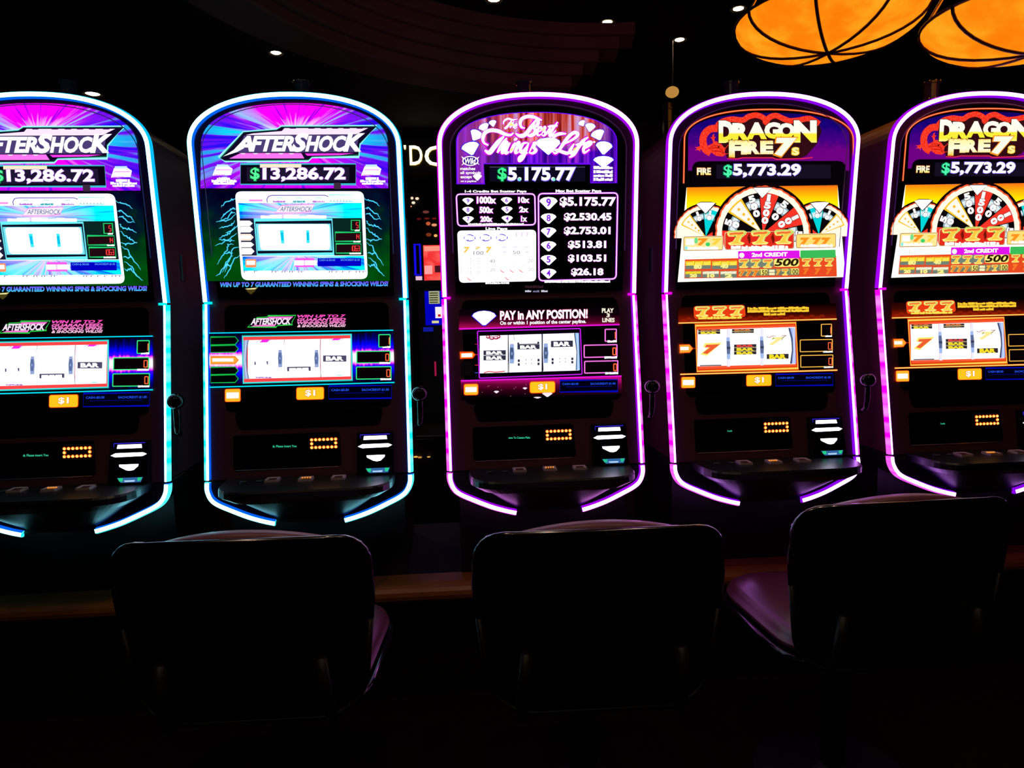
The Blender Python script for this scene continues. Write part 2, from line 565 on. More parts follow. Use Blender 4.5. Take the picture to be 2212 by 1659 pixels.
def cabinet(m, label):
    k = m.key; root = empty('slot_machine', m.o, m.a, label, 'slot machine', 'row of arched slot machines')
    m.root = root; rc = RING_COL[k]
    g = RING_GAIN
    core = EL('ring_core_' + k, [c * g for c in rc['core']])
    flu = EL('ring_side_' + k, rc['flu']); fll = led_side('ring_low_' + k, rc['fll'], rc['fl2']); fli = EL('ring_inner_' + k, rc['fli'])
    # ---- body
    arch = sup_arch(.322, 1.946, .15)
    half = [(x, z) for x, z in arch if x > 1e-6]
    levels = half + [(.322, z) for z in (1.8, 1.6, ZM, 1.3, 1.1, .95, .865)] + [(.300, .80), (.300, .62), (.300, .465)]

    def fy(z):
        if z >= .86: return surf(z) + .008
        return .02 if z < .81 else -.02
    v, f = [], []
    for x, z in levels:
        yb = .50 - max(0, z - 1.7) * .25
        v += [(-x, fy(z), z), (x, fy(z), z), (x, yb, z), (-x, yb, z)]
    for i in range(len(levels) - 1):
        a, b = 4 * i, 4 * i + 4
        for j in range(4):
            l = (j + 1) % 4
            f.append((a + j, b + j, b + l, a + l))
    f.append((0, 1, 2, 3)); e = 4 * (len(levels) - 1); f.append((e + 3, e + 2, e + 1, e))
    fm = [0] * len(f)
    for i, q in enumerate(f):
        if max(v[k_][2] for k_ in q) < .87: fm[i] = 1
    mesh('cabinet', v, f, [CAB_METAL, P('base_black', (.010, .006, .009), .5)], root, fm)
    for sx in (-1, 1):
        for zz, yy in ((1.72, .36), (1.58, .20)):
            v, f = box_vf(-.004, .004, -.018, .018, -.045, .045)
            mesh('side_vent', [(x + sx * .323, y + yy, z + zz) for x, y, z in v], f, CAB_DARK, root)
    # ---- belly under the deck, between the lower light arms
    arm = spline([(.331, ZB), (.330, .835), (.318, .808), (.296, .79), (.255, .771), (.20, .748), (.15, .732), (.113, .723)], 5)
    pts = [(-x, surf(z) + .006, z) for x, z in arm] + [(x, surf(z) + .006, z) for x, z in reversed(arm)]
    o = extrude_panel('belly', pts, .16, P('base_black', (.010, .006, .009), .5), root)
    # ---- light strips
    ring = sup_arch(.331, 1.946, .158, 40)
    up = [(-.331, surf(z), z) for z in (1.452, 1.6, 1.8)] + [(x, surf(z), z) for x, z in ring] + [(.331, surf(z), z) for z in (1.8, 1.6, 1.452)]
    a_ = .001
    ring_strip('light_strip', up, [(-.0105, -.010), (-.0095, .000), (-.0068, .006), (.0062, .007), (.0095, .000), (.0105, -.010)],
               [fli, fli, core, flu, flu], root)
    for sx in (-1, 1):
        path = [(sx * .331, surf(z), z) for z in (1.446, 1.3, 1.1, .95, .868)]
        low = [(sx * x, surf(z), z) for x, z in arm]
        for pth in (path, low):
            if sx > 0: pth = pth
            pr = [(-.0085, -.010), (-.0080, .000), (-.0062, .006), (.0012, .008), (.0098, .0035), (.0108, -.008)]
            if pth is low: pr = [(-.0100, -.010), (-.0090, .000), (-.007, .008), (.006, .009), (.0105, .000), (.0115, -.012)]
            mm = [fli, fli, core, fll, fll]
            if sx < 0:   # travelling down on the left side: outward is the right of travel
                pr = [(-u, w) for u, w in reversed(pr)]; mm = mm[::-1]
            ring_strip('light_strip', pth, pr, mm, root)
        # small bright joint between the upper and the lower strip
        v, f = box_vf(sx * .322 - .012, sx * .322 + .012, surf(ZM) - .012, surf(ZM), ZM - .004, ZM + .004, .002)
        mesh('strip_joint', v, f, fll, root)
    # ---- chrome line and glass
    line = sup_arch(.297, 1.93, .146, 40)
    pth = [(-.297, surf(1.6) + .003, 1.6)] + [(x, surf(z) + .003, z) for x, z in line] + [(.297, surf(1.6) + .003, 1.6)]
    v, f = tube_vf(pth, .0016, 6); mesh('trim_line', v, f, P('pale_trim', (.8, .8, .85), .4), root, smooth=True)
    ga = sup_arch(.292, 1.925, .146, 32)
    pts = [(x, surf(z) + .004, z) for x, z in ga] + [(.292, surf(1.462) + .004, 1.462), (-.292, surf(1.462) + .004, 1.462)]
    m.top = extrude_panel('top_glass', pts, .03, BLACK_GLASS, root)
    q = Art(m, 'L').rquad([(-.272, 1.440), (.272, 1.440), (.272, 1.088), (-.272, 1.088)], .025)
    m.low = extrude_panel('lower_glass', [(x, surf(z) + .004, z) for x, z in q], .03, BLACK_GLASS, root)
    q = [(-.255, 1.087)] + [(x, z) for x, z in Art(m, 'L').rquad([(-.25, 1.085), (.25, 1.085), (.232, 1.022), (-.232, 1.022)], .02)][5:19] + [(.255, 1.087)]
    q = Art(m, 'L').rquad([(-.246, 1.084), (.246, 1.084), (.232, 1.026), (-.232, 1.026)], .018)
    extrude_panel('speaker_recess', [(x, surf(z) + .006, z) for x, z in q], .02, BLACK_GLASS, root)
    # ---- card reader panel
    q = Art(m, 'L').rquad([(-.25, 1.008), (.098, 1.008), (.103, .896), (-.25, .896)], .012)
    card = extrude_panel('card_reader_panel', [(x, surf(z) + .006, z) for x, z in q], .02, BLACK_GLASS, root)
    v, f = tube_vf([(-.243, surf(.893) + .007, .893), (.093, surf(.893) + .007, .893)], .0018, 6)
    mesh('panel_lip', v, f, P('lip_bronze', (.5, .3, .24), .3, metal=1.0), card)
    led = None
    ledm = E(255, 190, 90, 2.2)
    glow = E(255, 95, 20, 1.0)
    spots = [(i, r) for r in (0, 2) for i in range(7)] + [(0, 1), (6, 1)]
    for i, r in spots:
        x = .006 + i * .0132; z = .985 - r * .0128
        if led is None:
            v, f = lathe_vf([(.0001, -.004), (.0033, -.0034), (.0042, -.0012), (.0062, .0)], 10)
            v = [(a, c, b) for a, b, c in v]
            led = mesh('led', v, f, [ledm, glow], card, [0] * 20 + [1] * 10); led.location = (x, surf(z) + .0055, z)
        else:
            c = led.copy(); COL.objects.link(c); c.parent = card; c.location = (x, surf(z) + .0055, z)
    m.card = card
    # ---- bill validator
    bx0, bx1, bz0, bz1 = .158, .278, .872, 1.004
    pts = [(bx0, surf(bz1) - .012, bz1), (bx1, surf(bz1) - .012, bz1), (bx1, surf(bz0) - .03, bz0), (bx0, surf(bz0) - .03, bz0)]
    bill = extrude_panel('bill_validator', pts, .05, GLOSS_BLACK, root)
    bl = EL('bill_white', (4.0, 3.7, 5.0))

    def bp(pts, mm, nm):
        vv = [(x, surf(z) - .0135 - (bz1 - z) / (bz1 - bz0) * .018, z) for x, z in pts]
        extrude_panel(nm, vv, .002, mm, bill)
    bp([(bx0 + .024, .994), (bx1 - .022, .994), (bx1 - .020, .9825), (bx0 + .022, .9825)], bl, 'slot_light')
    bp([(bx0 + .004, .9615), (bx0 + .018, .968), (bx1 - .016, .968), (bx1 - .004, .963), (bx1 - .016, .957), (bx0 + .018, .956)], bl, 'light_bar')
    bp([(bx0 + .032, .932), (bx1 - .028, .932), (bx1 - .029, .926), (bx0 + .078, .9145), (bx0 + .066, .9125), (bx0 + .055, .9145), (bx0 + .033, .926)], bl, 'bezel_light')
    bp([(bx0 + .028, .891), (bx1 - .012, .891), (bx1 - .018, .876), (bx0 + .040, .876)], E(60, 120, 190, .7), 'ticket_slot')
    bp([(bx0 + .030, .8905), (bx0 + .046, .8905), (bx0 + .046, .880), (bx0 + .036, .880)], E(30, 215, 130), 'green_lamp')
    bp([(bx1 - .028, .8905), (bx1 - .014, .8905), (bx1 - .020, .880), (bx1 - .028, .880)], E(30, 215, 130), 'green_lamp')
    bp([(bx0 + .05, .883), (bx1 - .035, .883), (bx1 - .038, .878), (bx0 + .053, .878)], E(190, 225, 255), 'ticket_light')
    v, f = [], []
    add(v, f, *tube_vf([(bx0 + .012, surf(.997) - .015, .975), (bx0 + .012, surf(.997) - .015, .999), (bx1 - .010, surf(.997) - .015, .999)], .0012, 5))
    mesh('blue_edge', v, f, E(60, 40, 230), bill)
    # ---- button deck
    dz = .868; th = .045
    q = Art(m, 'L').rquad([(-.268, -.075), (.280, -.075), (.272, -.285), (-.258, -.285)], .10, 9)
    q = [(-.268, -.085)] + q[10:] if False else q
    # square back corners, round front corners
    fr = Art(m, 'L').rquad([(-.268, -.075), (.280, -.075), (.272, -.285), (-.258, -.285)], .11, 9)
    q = [(-.268, -.075), (.280, -.075)] + fr[20:30] + fr[30:40]
    n_ = len(q)
    v = [(x, y, dz) for x, y in q] + [(x * 1.012, y * 1.012, dz - .006) for x, y in q] + [(x * 1.012, y * 1.012, dz - .024) for x, y in q] + [(x * .9, y * .92, dz - th) for x, y in q]
    f = [tuple(range(n_ - 1, -1, -1)), tuple(range(3 * n_, 4 * n_))]
    for r in range(3):
        for i in range(n_):
            j = (i + 1) % n_
            f.append((r * n_ + i, r * n_ + j, (r + 1) * n_ + j, (r + 1) * n_ + i))
    deck = mesh('button_deck', v, f, DECK, root)
    m.deck = deck; m.dz = dz
    # bowl under the deck
    q2 = [(x * .86, -.05 + (y + .05) * .8) for x, y in q]; q3 = [(x * .45, -.05 + (y + .05) * .35) for x, y in q]
    v = [(x, y, dz - th) for x, y in q2] + [(x, y, .735) for x, y in q3]
    f = [tuple(range(n_, 2 * n_))] + [(i, (i + 1) % n_, (i + 1) % n_ + n_, i + n_) for i in range(n_)]
    mesh('deck_bowl', v, f, P('bowl_black', (.006, .006, .008), .45), root)
    # ---- signal candle
    cv, cf = lathe_vf([(.0, 2.075), (.030, 2.075), (.030, 2.105), (.026, 2.108), (.026, 2.155), (.030, 2.157), (.030, 2.165), (.026, 2.167), (.026, 2.215), (.030, 2.217), (.030, 2.225), (.0, 2.228)], 20, -.018, .20)
    cand = mesh('signal_candle', cv, cf, SMOKE, root)
    for zz in (2.225, 2.161, 2.106):
        for i in range(9):
            t = 2 * math.pi * (i + .5) / 9
            v, f = box_vf(-.0016, .0016, -.0016, .0016, -.0012, .0012)
            mesh('bead', [(x - .018 + .030 * math.cos(t), y + .20 + .030 * math.sin(t), z + zz) for x, y, z in v], f, CHROME, cand)
    # ---- pull lever
    lx, ly, lz = .372, -.085, 1.130
    v, f = tube_vf([(.322, .0, 1.015), (.35, -.03, 1.015), (lx - .004, ly + .02, 1.022), (lx - .002, ly + .004, 1.03), (lx, ly, 1.06), (lx, ly, lz)], .0105, 12)
    lev = mesh('pull_lever', v, f, GLOSS_BLACK, root, smooth=True)
    prof = [(.0265 * math.sin(math.pi * i / 14), lz - .0265 * math.cos(math.pi * i / 14)) for i in range(15)]
    v, f = lathe_vf(prof, 24, lx, ly); mesh('knob', v, f, GLOSS_BLACK, lev, smooth=True)
    return root


ML, MC, MR = Mach('L'), Mach('C'), Mach('R')
cabinet(ML, 'whole slot machine with cyan light strip and magenta starburst, left of the pink one')
cabinet(MC, 'slot machine with pink light strip, white script lettering and diamonds on a purple curtain')
cabinet(MR, 'whole slot machine with violet light strip, red dragon and gold letters, beside pink one')

# ------------------------------------------------------------------ artwork materials
def burst_mat(name, cx, cy, kind):
    n = NT(name)
    dx = n.f('SUBTRACT', n.x, cx); dy = n.f('SUBTRACT', n.y, cy)
    ang = n.f('ARCTAN2', dy, dx); r = n.f('SQRT', n.f('ADD', n.f('MULTIPLY', dx, dx), n.f('MULTIPLY', n.f('MULTIPLY', dy, dy), 2.2)))
    n1 = n.noise(n.vec(n.f('MULTIPLY', ang, 14.0), n.f('MULTIPLY', r, .5), 0.3), 1.0, 3.0)
    n2 = n.noise(n.vec(n.f('MULTIPLY', ang, 9.0), n.f('MULTIPLY', r, .2), 7.7), 1.0, 2.0)
    if kind == 'top':
        side = n.f('ABSOLUTE', n.f('COSINE', ang))
        a = n.ramp(n1, [(0, (70, 0, 235)), (.36, (150, 0, 240)), (.43, (255, 0, 255)), (1, (255, 0, 255))])
        b = n.ramp(n1, [(0, (20, 0, 190)), (.40, (40, 20, 255)), (.50, (150, 30, 255)), (.56, (0, 225, 255)), (.66, (0, 235, 255)), (1, (210, 255, 255))])
        w = n.f('SUBTRACT', n.f('MULTIPLY', side, 5.0), 3.9, clamp=True)
        c = n.mix(w, a, b)
        edge = n.f('MULTIPLY', n.f('SUBTRACT', r, n.f('ADD', .75, n.f('MULTIPLY', n2, .9))), 1.6, clamp=True)
        c = n.mix(n.f('MULTIPLY', edge, .5), c, (50, 0, 235))
        white = n.f('SUBTRACT', n.f('ADD', .1, n.f('MULTIPLY', n2, 2.4)), n.f('MULTIPLY', r, 1.9), clamp=True)
        c = n.mix(white, c, (255, 245, 255))
        return n.done(c, 1.0)
    c = n.ramp(n1, [(0, (0, 60, 225)), (.40, (0, 110, 255)), (.47, (0, 200, 255)), (.52, (0, 250, 255)), (.66, (0, 255, 255)), (.75, (170, 255, 255)), (1, (255, 255, 255))])
    pk = n.f('SUBTRACT', 1.0, n.f('MULTIPLY', r, .9), clamp=True)
    c = n.mix(n.f('MULTIPLY', pk, n.f('MULTIPLY', n.f('SUBTRACT', n2, .3), 4.0)), c, (255, 215, 255))
    return n.done(c, 1.0)


def curtain_mat():
    n = NT('curtain_art')
    n1 = n.noise(n.vec(n.f('MULTIPLY', n.x, 9.0), n.f('MULTIPLY', n.y, .2), 1.0), 1.0, 3.0)
    n2 = n.noise(n.vec(n.f('MULTIPLY', n.x, 2.4), .0, 4.0), 1.0, 1.0)
    red = n.ramp(n1, [(0, (25, 0, 12)), (.36, (60, 10, 25)), (.43, (200, 45, 40)), (.52, (255, 85, 60)), (.58, (255, 140, 160)), (.66, (255, 190, 255)), (1, (255, 220, 255))])
    pur = n.ramp(n1, [(0, (10, 0, 40)), (.38, (45, 0, 120)), (.48, (70, 0, 200)), (.58, (130, 20, 250)), (.7, (230, 70, 255)), (1, (255, 150, 255))])
    w = n.f('MULTIPLY', n.f('SUBTRACT', n.y, 3.0), 3.5, clamp=True)
    sd = n.f('MULTIPLY', n.f('SUBTRACT', n.f('ABSOLUTE', n.f('SUBTRACT', n.x, 11.62)), 1.15), 2.2, clamp=True)
    c = n.mix(n.f('MAXIMUM', w, sd), red, pur)
    lft = n.f('MULTIPLY', n.f('SUBTRACT', 11.05, n.x), 1.1, clamp=True)
    c = n.mix(n.f('MULTIPLY', lft, .35), c, (255, 90, 255))
    dk = n.f('MULTIPLY', n.f('SUBTRACT', n2, .42), 4.0, clamp=True)
    c = n.mix(n.f('MULTIPLY', n.f('SUBTRACT', 1.0, dk), .55), c, (15, 0, 25))
    return n.done(c, 1.0)


def vgrad(name, stops, y0, y1, noise=0.0, nx=8.0):
    """lit artwork graded from top to bottom (px/100)"""
    n = NT(name)
    t = n.f('DIVIDE', n.f('SUBTRACT', n.y, y0), y1 - y0)
    if noise:
        nn = n.noise(n.vec(n.f('MULTIPLY', n.x, nx), n.f('MULTIPLY', n.y, nx * .4), .0), 1.0, 2.0)
        t = n.f('ADD', t, n.f('MULTIPLY', n.f('SUBTRACT', nn, .5), noise))
    return n.done(n.ramp(t, stops), 1.0)


def lightning_bg():
    n = NT('storm_art')
    n1 = n.noise(n.vec(n.f('MULTIPLY', n.x, 1.6), n.f('MULTIPLY', n.y, 1.2), .0), 1.5, 2.0)
    t = n.f('ADD', n.f('MULTIPLY', n.f('SUBTRACT', n.y, 4.0), .40), n.f('MULTIPLY', n.f('SUBTRACT', n1, .5), .7))
    return n.done(n.ramp(t, [(0, (2, 0, 28)), (.25, (2, 18, 40)), (.45, (0, 45, 22)), (.7, (0, 80, 14)), (1, (0, 60, 6))]), 1.0)


# ================================================================== AFTERSHOCK machine
def art_left():
    m = ML; T, Lo = m.top, m.low
    CY = E(130, 255, 250); MG = E(255, 0, 255); PK = E(255, 120, 245); NAVY = E(8, 10, 45)
    a = Art(m, 'U', 484, 180, 5.267, base=.004)
    ar = [(x, z) for x, z in sup_arch(1062, 0, 1, 36, 2.3)]
    p = [(800 + x, 700 - 475 * z) for x, z in ar] + [(1868, 1195), (-268, 1195)]
    a.poly(p, burst_mat('starburst_art', 6.34, 2.98, 'top'), 1)
    a.build('starburst_artwork', T)
    # logo plate
    q = [(-40, 855), (225, 560), (600, 532), (655, 498), (1735, 492), (1540, 690), (1528, 818), (1000, 836), (962, 872), (10, 880)]
    a.stroke(q, 34, E(150, 255, 250, 1.1), 2, True); a.poly(q, E(18, 6, 40), 3)
    a.stroke(q, 8, E(20, 90, 70), 3.3, True)
    a.poly([(250, 590), (330, 572), (660, 545), (690, 512), (1640, 512), (1500, 582)], E(255, 225, 255, 1.1), 4)
    for x in (740, 950, 1090, 1220, 1350, 1500): a.poly([(x, 508), (x + 90, 508), (x + 75, 519), (x + 15, 519)], E(60, 0, 80), 5)
    a.poly([(60, 858), (190, 796), (880, 796), (915, 856)], PK, 4)
    for x in (190, 330, 470, 620, 740): a.poly([(x, 796), (x + 60, 796), (x + 45, 810), (x + 15, 810)], E(255, 220, 255), 5)
    a.poly([(920, 800), (1480, 797), (1330, 818), (950, 826)], E(255, 60, 240), 4)
    a.poly([(230, 596), (1540, 590), (1500, 785), (140, 790)], E(78, 62, 120), 4)
    for t, x0, y0, x1, y1, b in (('A', 95, 600, 345, 780, .04), ('FTER', 300, 600, 800, 778, .045), ('S', 770, 568, 965, 785, .05),
                                 ('HOC', 925, 598, 1395, 780, .045), ('K', 1355, 570, 1605, 780, .045)):
        a.text(t, x0, y0, x1, y1, WHITE, 6, b, .28)
    a.poly([(-5, 835), (180, 720), (235, 740), (150, 785)], WHITE, 6.5)
    a.build('logo_plate', T)
    # jackpot meter
    a.rect(188, 918, 1500, 1150, E(10, 4, 22), 2); a.frame(188, 918, 1500, 1150, 12, E(60, 190, 210), 2.5)
    a.rect(260, 955, 1425, 1118, E(30, 22, 48), 2.6); a.rect(410, 920, 880, 960, E(255, 238, 205), 2.8)  # tan-white block is a glare painted on the display
    a.rect(1250, 1130, 1330, 1205, E(60, 40, 60), 2.8)
    a.text('$', 295, 955, 412, 1118, E(0, 140, 60), 3, .045); a.text('$', 302, 962, 405, 1110, E(90, 255, 160), 4, .02)
    a.text('13,286.72', 436, 950, 1388, 1126, E(200, 120, 255), 3, .05); a.text('13,286.72', 442, 957, 1382, 1120, E(255, 248, 255, 1.1), 4, .035)  # violet copy behind the digits paints their LED glow
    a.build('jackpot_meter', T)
    for dx in (0, -1690):
        a.poly([(1560 + dx, 1050), (1600 + dx, 945), (1740 + dx, 940), (1790 + dx, 975), (1770 + dx, 1045)], WHITE, 3)
        a.rect(1610 + dx, 925, 1740 + dx, 950, E(200, 240, 255), 3.2); a.rect(1600 + dx, 982, 1770 + dx, 990, PK, 3.5)
        a.rect(1580 + dx, 1040, 1700 + dx, 1046, PK, 3.5)
        a.scrib(1610 + dx, 1070, 1760 + dx, 1100, WHITE, 3); a.scrib(1550 + dx, 1098, 1835 + dx, 1128, WHITE, 3); a.scrib(1570 + dx, 1126, 1810 + dx, 1154, WHITE, 3)
        a.build('side_badge', T)
    # ------------ storm panel and white screen
    a.view(484, 400, 5.267)
    a.rect(-262, 45, 1885, 1092, lightning_bg(), 1)
    bolts = [[(1595, 150), (1650, 178), (1720, 190), (1770, 240)], [(1600, 275), (1635, 255), (1690, 295), (1735, 325), (1775, 375)],
             [(1605, 335), (1650, 318), (1695, 372), (1785, 392)], [(1612, 400), (1655, 455), (1735, 465), (1795, 503)],
             [(1615, 480), (1680, 545), (1735, 585), (1795, 618)], [(1622, 620), (1670, 632), (1740, 622), (1795, 612)],
             [(1625, 660), (1690, 690), (1700, 745), (1755, 820), (1815, 915)], [(1632, 768), (1680, 782), (1730, 770)],
             [(1640, 820), (1715, 885), (1775, 985), (1830, 1032)], [(1645, 905), (1670, 925), (1700, 900), (1760, 985)]]
    bolts += [[(2 * 882 - x - 25, y + random.uniform(-15, 15)) for x, y in b] for b in bolts]
    bolts += [[(130, 330), (60, 390), (0, 410), (-90, 420)], [(150, 540), (70, 610), (0, 650), (-100, 690)], [(175, 800), (120, 840), (60, 980), (0, 1060)],
              [(160, 460), (90, 520), (20, 545)], [(170, 700), (100, 725), (60, 860), (10, 990)]]
    for b in bolts:
        j = []
        for i in range(len(b) - 1):
            for k in range(4):
                t = k / 4; j.append((b[i][0] * (1 - t) + b[i + 1][0] * t + random.uniform(-7, 7), b[i][1] * (1 - t) + b[i + 1][1] * t + random.uniform(-9, 9)))
        j.append(b[-1]); a.stroke(j, 15, E(20, 110, 190), 2, taper=True); a.stroke(j, 9, E(90, 240, 255), 3, taper=True)
    a.build('storm_artwork', T)
    a.poly(a.rquad([(126, 72), (1590, 70), (1638, 1068), (203, 1082)], 75), EL('panel_white_L', (1.25, 1.3, 1.35)), 4)
    b2 = burst_mat('small_burst_art', 6.33, 4.62, 'low'); b3 = burst_mat('small_burst_art_low', 6.4, 5.45, 'low')
    a.poly([(165, 205), (1568, 203), (1572, 376), (182, 380)], b2, 5)
    a.stroke([(495, 200), (490, 160), (510, 128), (545, 118), (1150, 117), (1190, 132)], 9, E(95, 40, 175), 5)
    a.rect(288, 164, 440, 186, E(255, 150, 235), 5)
    for x, c in ((560, E(190, 120, 220)), (785, E(70, 180, 190)), (1010, E(190, 120, 220))): a.scrib(x, 178, x + 140, 200, c, 6); a.rect(x + 40, 142, x + 100, 148, E(120, 220, 200), 6)
    a.frame(1198, 112, 1468, 188, 6, E(150, 250, 255), 5)
    for x in range(1215, 1460, 36): a.rect(x, 172, x + 6, 186, E(30, 90, 120), 6)
    q = [(580, 318), (655, 232), (1035, 218), (990, 298), (850, 318)]
    a.poly(q, E(250, 240, 255), 6); a.stroke(q, 7, E(255, 110, 235), 6.5, True); a.text('AFTERSHOCK', 640, 246, 1000, 300, E(40, 100, 140), 7, .0, .3)
    a.scrib(420, 338, 1165, 385, WHITE, 6, cell=60)
    a.poly([(180, 380), (1572, 376), (1588, 800), (205, 803)], E(26, 28, 58), 5)
    a.poly([(1240, 378), (1565, 377), (1585, 798), (1260, 800)], E(10, 38, 36), 5.3)
    for i, (y0, y1) in enumerate(((405, 468), (472, 540), (556, 632), (648, 708), (716, 790))):
        x0 = 185 + i * 5; pp = [(x0, y0), (x0 + 110, y0), (x0 + 145, (y0 + y1) / 2), (x0 + 110, y1), (x0, y1)]
        a.poly(pp, WHITE, 6)
        if i == 2: a.stroke([(x0, y0 + 10), (x0 + 105, y0 + 10), (x0 + 130, (y0 + y1) / 2), (x0 + 105, y1 - 10), (x0, y1 - 10)], 7, E(255, 190, 130), 7)
    q = [(350, 398), (1230, 393), (1248, 784), (382, 790)]
    a.poly(q, E(10, 14, 34), 6); a.stroke(q, 20, E(110, 245, 255), 7, True)
    a.poly([(366, 440), (1212, 440), (1232, 745), (388, 748)], E(120, 235, 255), 6.5)
    a.poly(a.rquad([(388, 446), (1200, 444), (1210, 738), (420, 740)], 40), WHITE, 7)
    a.poly([(640, 515), (682, 515), (690, 665), (655, 665)], E(70, 240, 255), 8); a.poly([(938, 515), (972, 515), (978, 660), (942, 662)], E(70, 240, 255), 8)
    a.poly([(648, 540), (676, 540), (682, 630), (658, 630)], E(0, 200, 240), 8.5); a.poly([(942, 540), (968, 540), (972, 630), (946, 630)], E(0, 200, 240), 8.5)
    for (x0, y0, x1, y1, t) in ((1450, 402, 1545, 512, '5'), (1267, 538, 1555, 640, '14'), (1276, 668, 1560, 774, '1063')):
        a.rect(x0, y0, x1, y1, E(34, 8, 16), 6); a.frame(x0, y0, x1, y1, 10, E(30, 210, 110), 7)
        a.seg(t, x1 - 12, y0 + 25, y1 - 25, 22, E(255, 60, 60), 8, 8); a.scrib(x1 - 30 - len(t) * 25, y1 - 5, x1, y1 + 14, WHITE, 9)
    a.poly([(212, 812), (1592, 806), (1605, 968), (222, 975)], b3, 5)
    a.rrect(246, 842, 370, 936, 16, E(255, 150, 100), 6); a.rrect(258, 860, 358, 908, 8, WHITE, 7)
    a.rrect(808, 830, 1030, 932, 18, E(255, 90, 240), 6); a.rrect(800, 856, 914, 914, 6, WHITE, 7); a.rrect(920, 856, 1060, 912, 6, WHITE, 7)
    a.rect(1068, 832, 1560, 924, E(0, 0, 200), 6, .005)
    a.text('CASH-$ 00100', 1085, 843, 1265, 868, E(110, 180, 255), 7, .0, 0); a.text('EACHCREDIT-$1.00', 1330, 840, 1545, 866, E(110, 180, 255), 7)
    for x in (230, 345, 545, 585, 660, 690, 745, 775, 845, 880, 1195, 1225, 1275, 1345, 1420, 1500, 1540, 1580): a.rect(x, 976, x + 8, 996, E(70, 70, 110), 6); a.rect(x, 974, x + 40, 979, E(150, 120, 200), 6)
    a.build('feature_screen', T)
    cap = vgrad('caption_art', [(0, (120, 70, 255)), (.5, (80, 140, 255)), (1, (70, 230, 255))], 6.085, 6.21)
    a.text('WIN UP TO 7 GUARANTEED WINNING SPINS & SHOCKING WILDS!', -45, 1104, 1868, 1162, cap, 3, .05, .12, .006)
    a.poly([(240, 1180), (380, 1170), (345, 1215), (305, 1245), (270, 1215)], E(70, 60, 20), 2); a.poly([(240, 1178), (385, 1165), (350, 1186), (270, 1188)], E(235, 225, 150), 3)
    a.build('caption', T)
    # ------------ lower glass
    a = Art(m, 'L', 484, 640, 5.267, base=.004)
    q = [(268, 350), (378, 242), (494, 236), (502, 222), (820, 217), (772, 296), (780, 320), (606, 334), (596, 350)]
    a.poly(q, E(20, 0, 25), 2); a.stroke(q, 10, E(40, 200, 70), 3, True)
    a.poly([(510, 232), (790, 230), (765, 252), (400, 262), (430, 250), (500, 246)], E(255, 120, 215), 4); a.poly([(345, 330), (590, 318), (580, 342), (310, 344)], E(255, 120, 215), 4)
    a.text('AFTERSHOCK', 305, 250, 768, 326, E(250, 235, 250), 5, .04, .3, .01)
    a.build('small_logo', Lo)
    pks = vgrad('slogan_art', [(0, (255, 70, 190)), (.6, (255, 130, 210)), (1, (255, 215, 235))], 6.80, 7.07)
    for t, y0, y1 in (('WIN UP TO 7', 211, 245), ('GUARANTEED', 250, 283), ('WINNING SPINS', 286, 318), ('& SHOCKING WILDS!', 321, 353)):
        a.text(t, 834, y0, 1385, y1, pks, 3, .04, .25, .008)
    a.build('slogan', Lo)
    fl = NT('flame_art')
    nn = fl.noise(fl.vec(fl.f('MULTIPLY', fl.x, 17.0), fl.f('MULTIPLY', fl.y, 1.5), .0), 1.0, 2.0)
    yy = fl.f('ADD', fl.f('MULTIPLY', fl.f('SUBTRACT', fl.x, 7.0), .022), fl.f('SUBTRACT', fl.y, 7.735))
    t = fl.f('SUBTRACT', 1.0, fl.f('MULTIPLY', fl.f('ABSOLUTE', yy), fl.f('ADD', 1.1, fl.f('MULTIPLY', nn, 1.6))))
    fm_ = fl.done(fl.ramp(t, [(0, (0, 0, 30)), (.25, (0, 0, 110)), (.5, (0, 0, 255)), (.66, (60, 0, 255)), (.72, (255, 40, 255)), (.80, (255, 200, 255)), (.86, (255, 255, 255)), (1, (255, 255, 255))]), 1.0)
    a.poly([(1452, 425), (1925, 395), (1940, 965), (1466, 975)], fm_, 1); a.poly([(-210, 428), (200, 420), (214, 1000), (-205, 1010)], fm_, 1)
    a.stroke([(-215, 420), (1925, 386)], 12, E(0, 225, 255), 2); a.stroke([(-205, 1036), (1940, 980)], 13, E(0, 230, 255), 2)
    a.build('flame_artwork', Lo)
    for y0, y1, on in ((460, 548, 0), (556, 636, 0), (684, 766, 1), (803, 886, 0), (892, 980, 0)):
        pp = [(-150, y0 + 4), (128, y0), (165, (y0 + y1) / 2), (128, y1), (-150, y1 + 4)]
        a.poly(pp, E(255, 170, 60) if on else E(0, 6, 4), 3); a.stroke(pp, 9, E(255, 130, 40) if on else E(20, 185, 70), 4, True)
        if on: a.rect(-130, 706, 110, 742, WHITE, 5)
        a.build('line_marker', Lo)
    # reel window
    bul = lambda q: .0
    a.poly([(205, 445), (1455, 425), (1466, 962), (215, 996)], E(60, 235, 235), 3)
    a.poly([(220, 462), (1438, 442), (1450, 945), (228, 978)], E(255, 70, 70), 4)
    a.stroke([(205, 445), (1455, 425), (1466, 962), (215, 996)], 6, E(0, 110, 110), 4, True)
    a.build('reel_frame', Lo)
    reels(a, Lo, [(222, 500, 275, 480), (275, 690), (692, 1100), (1104, 1440)], (499, 478, 910, 938), -.016 * 1.0, 'L')
    a.poly([(225, 500), (286, 496), (268, 600), (264, 740), (272, 850), (290, 936), (232, 940)], E(150, 170, 215), 9); a.poly([(250, 498), (262, 498), (246, 720), (268, 938), (258, 938), (234, 720)], E(205, 215, 245), 10)  # grey-blue and pale strips paint the shading along the reel side
    a.stroke(spline([(286, 496), (268, 600), (264, 740), (272, 850), (290, 936)], 4), 5, E(40, 40, 60), 10)
    a.build('reel_edge', Lo)
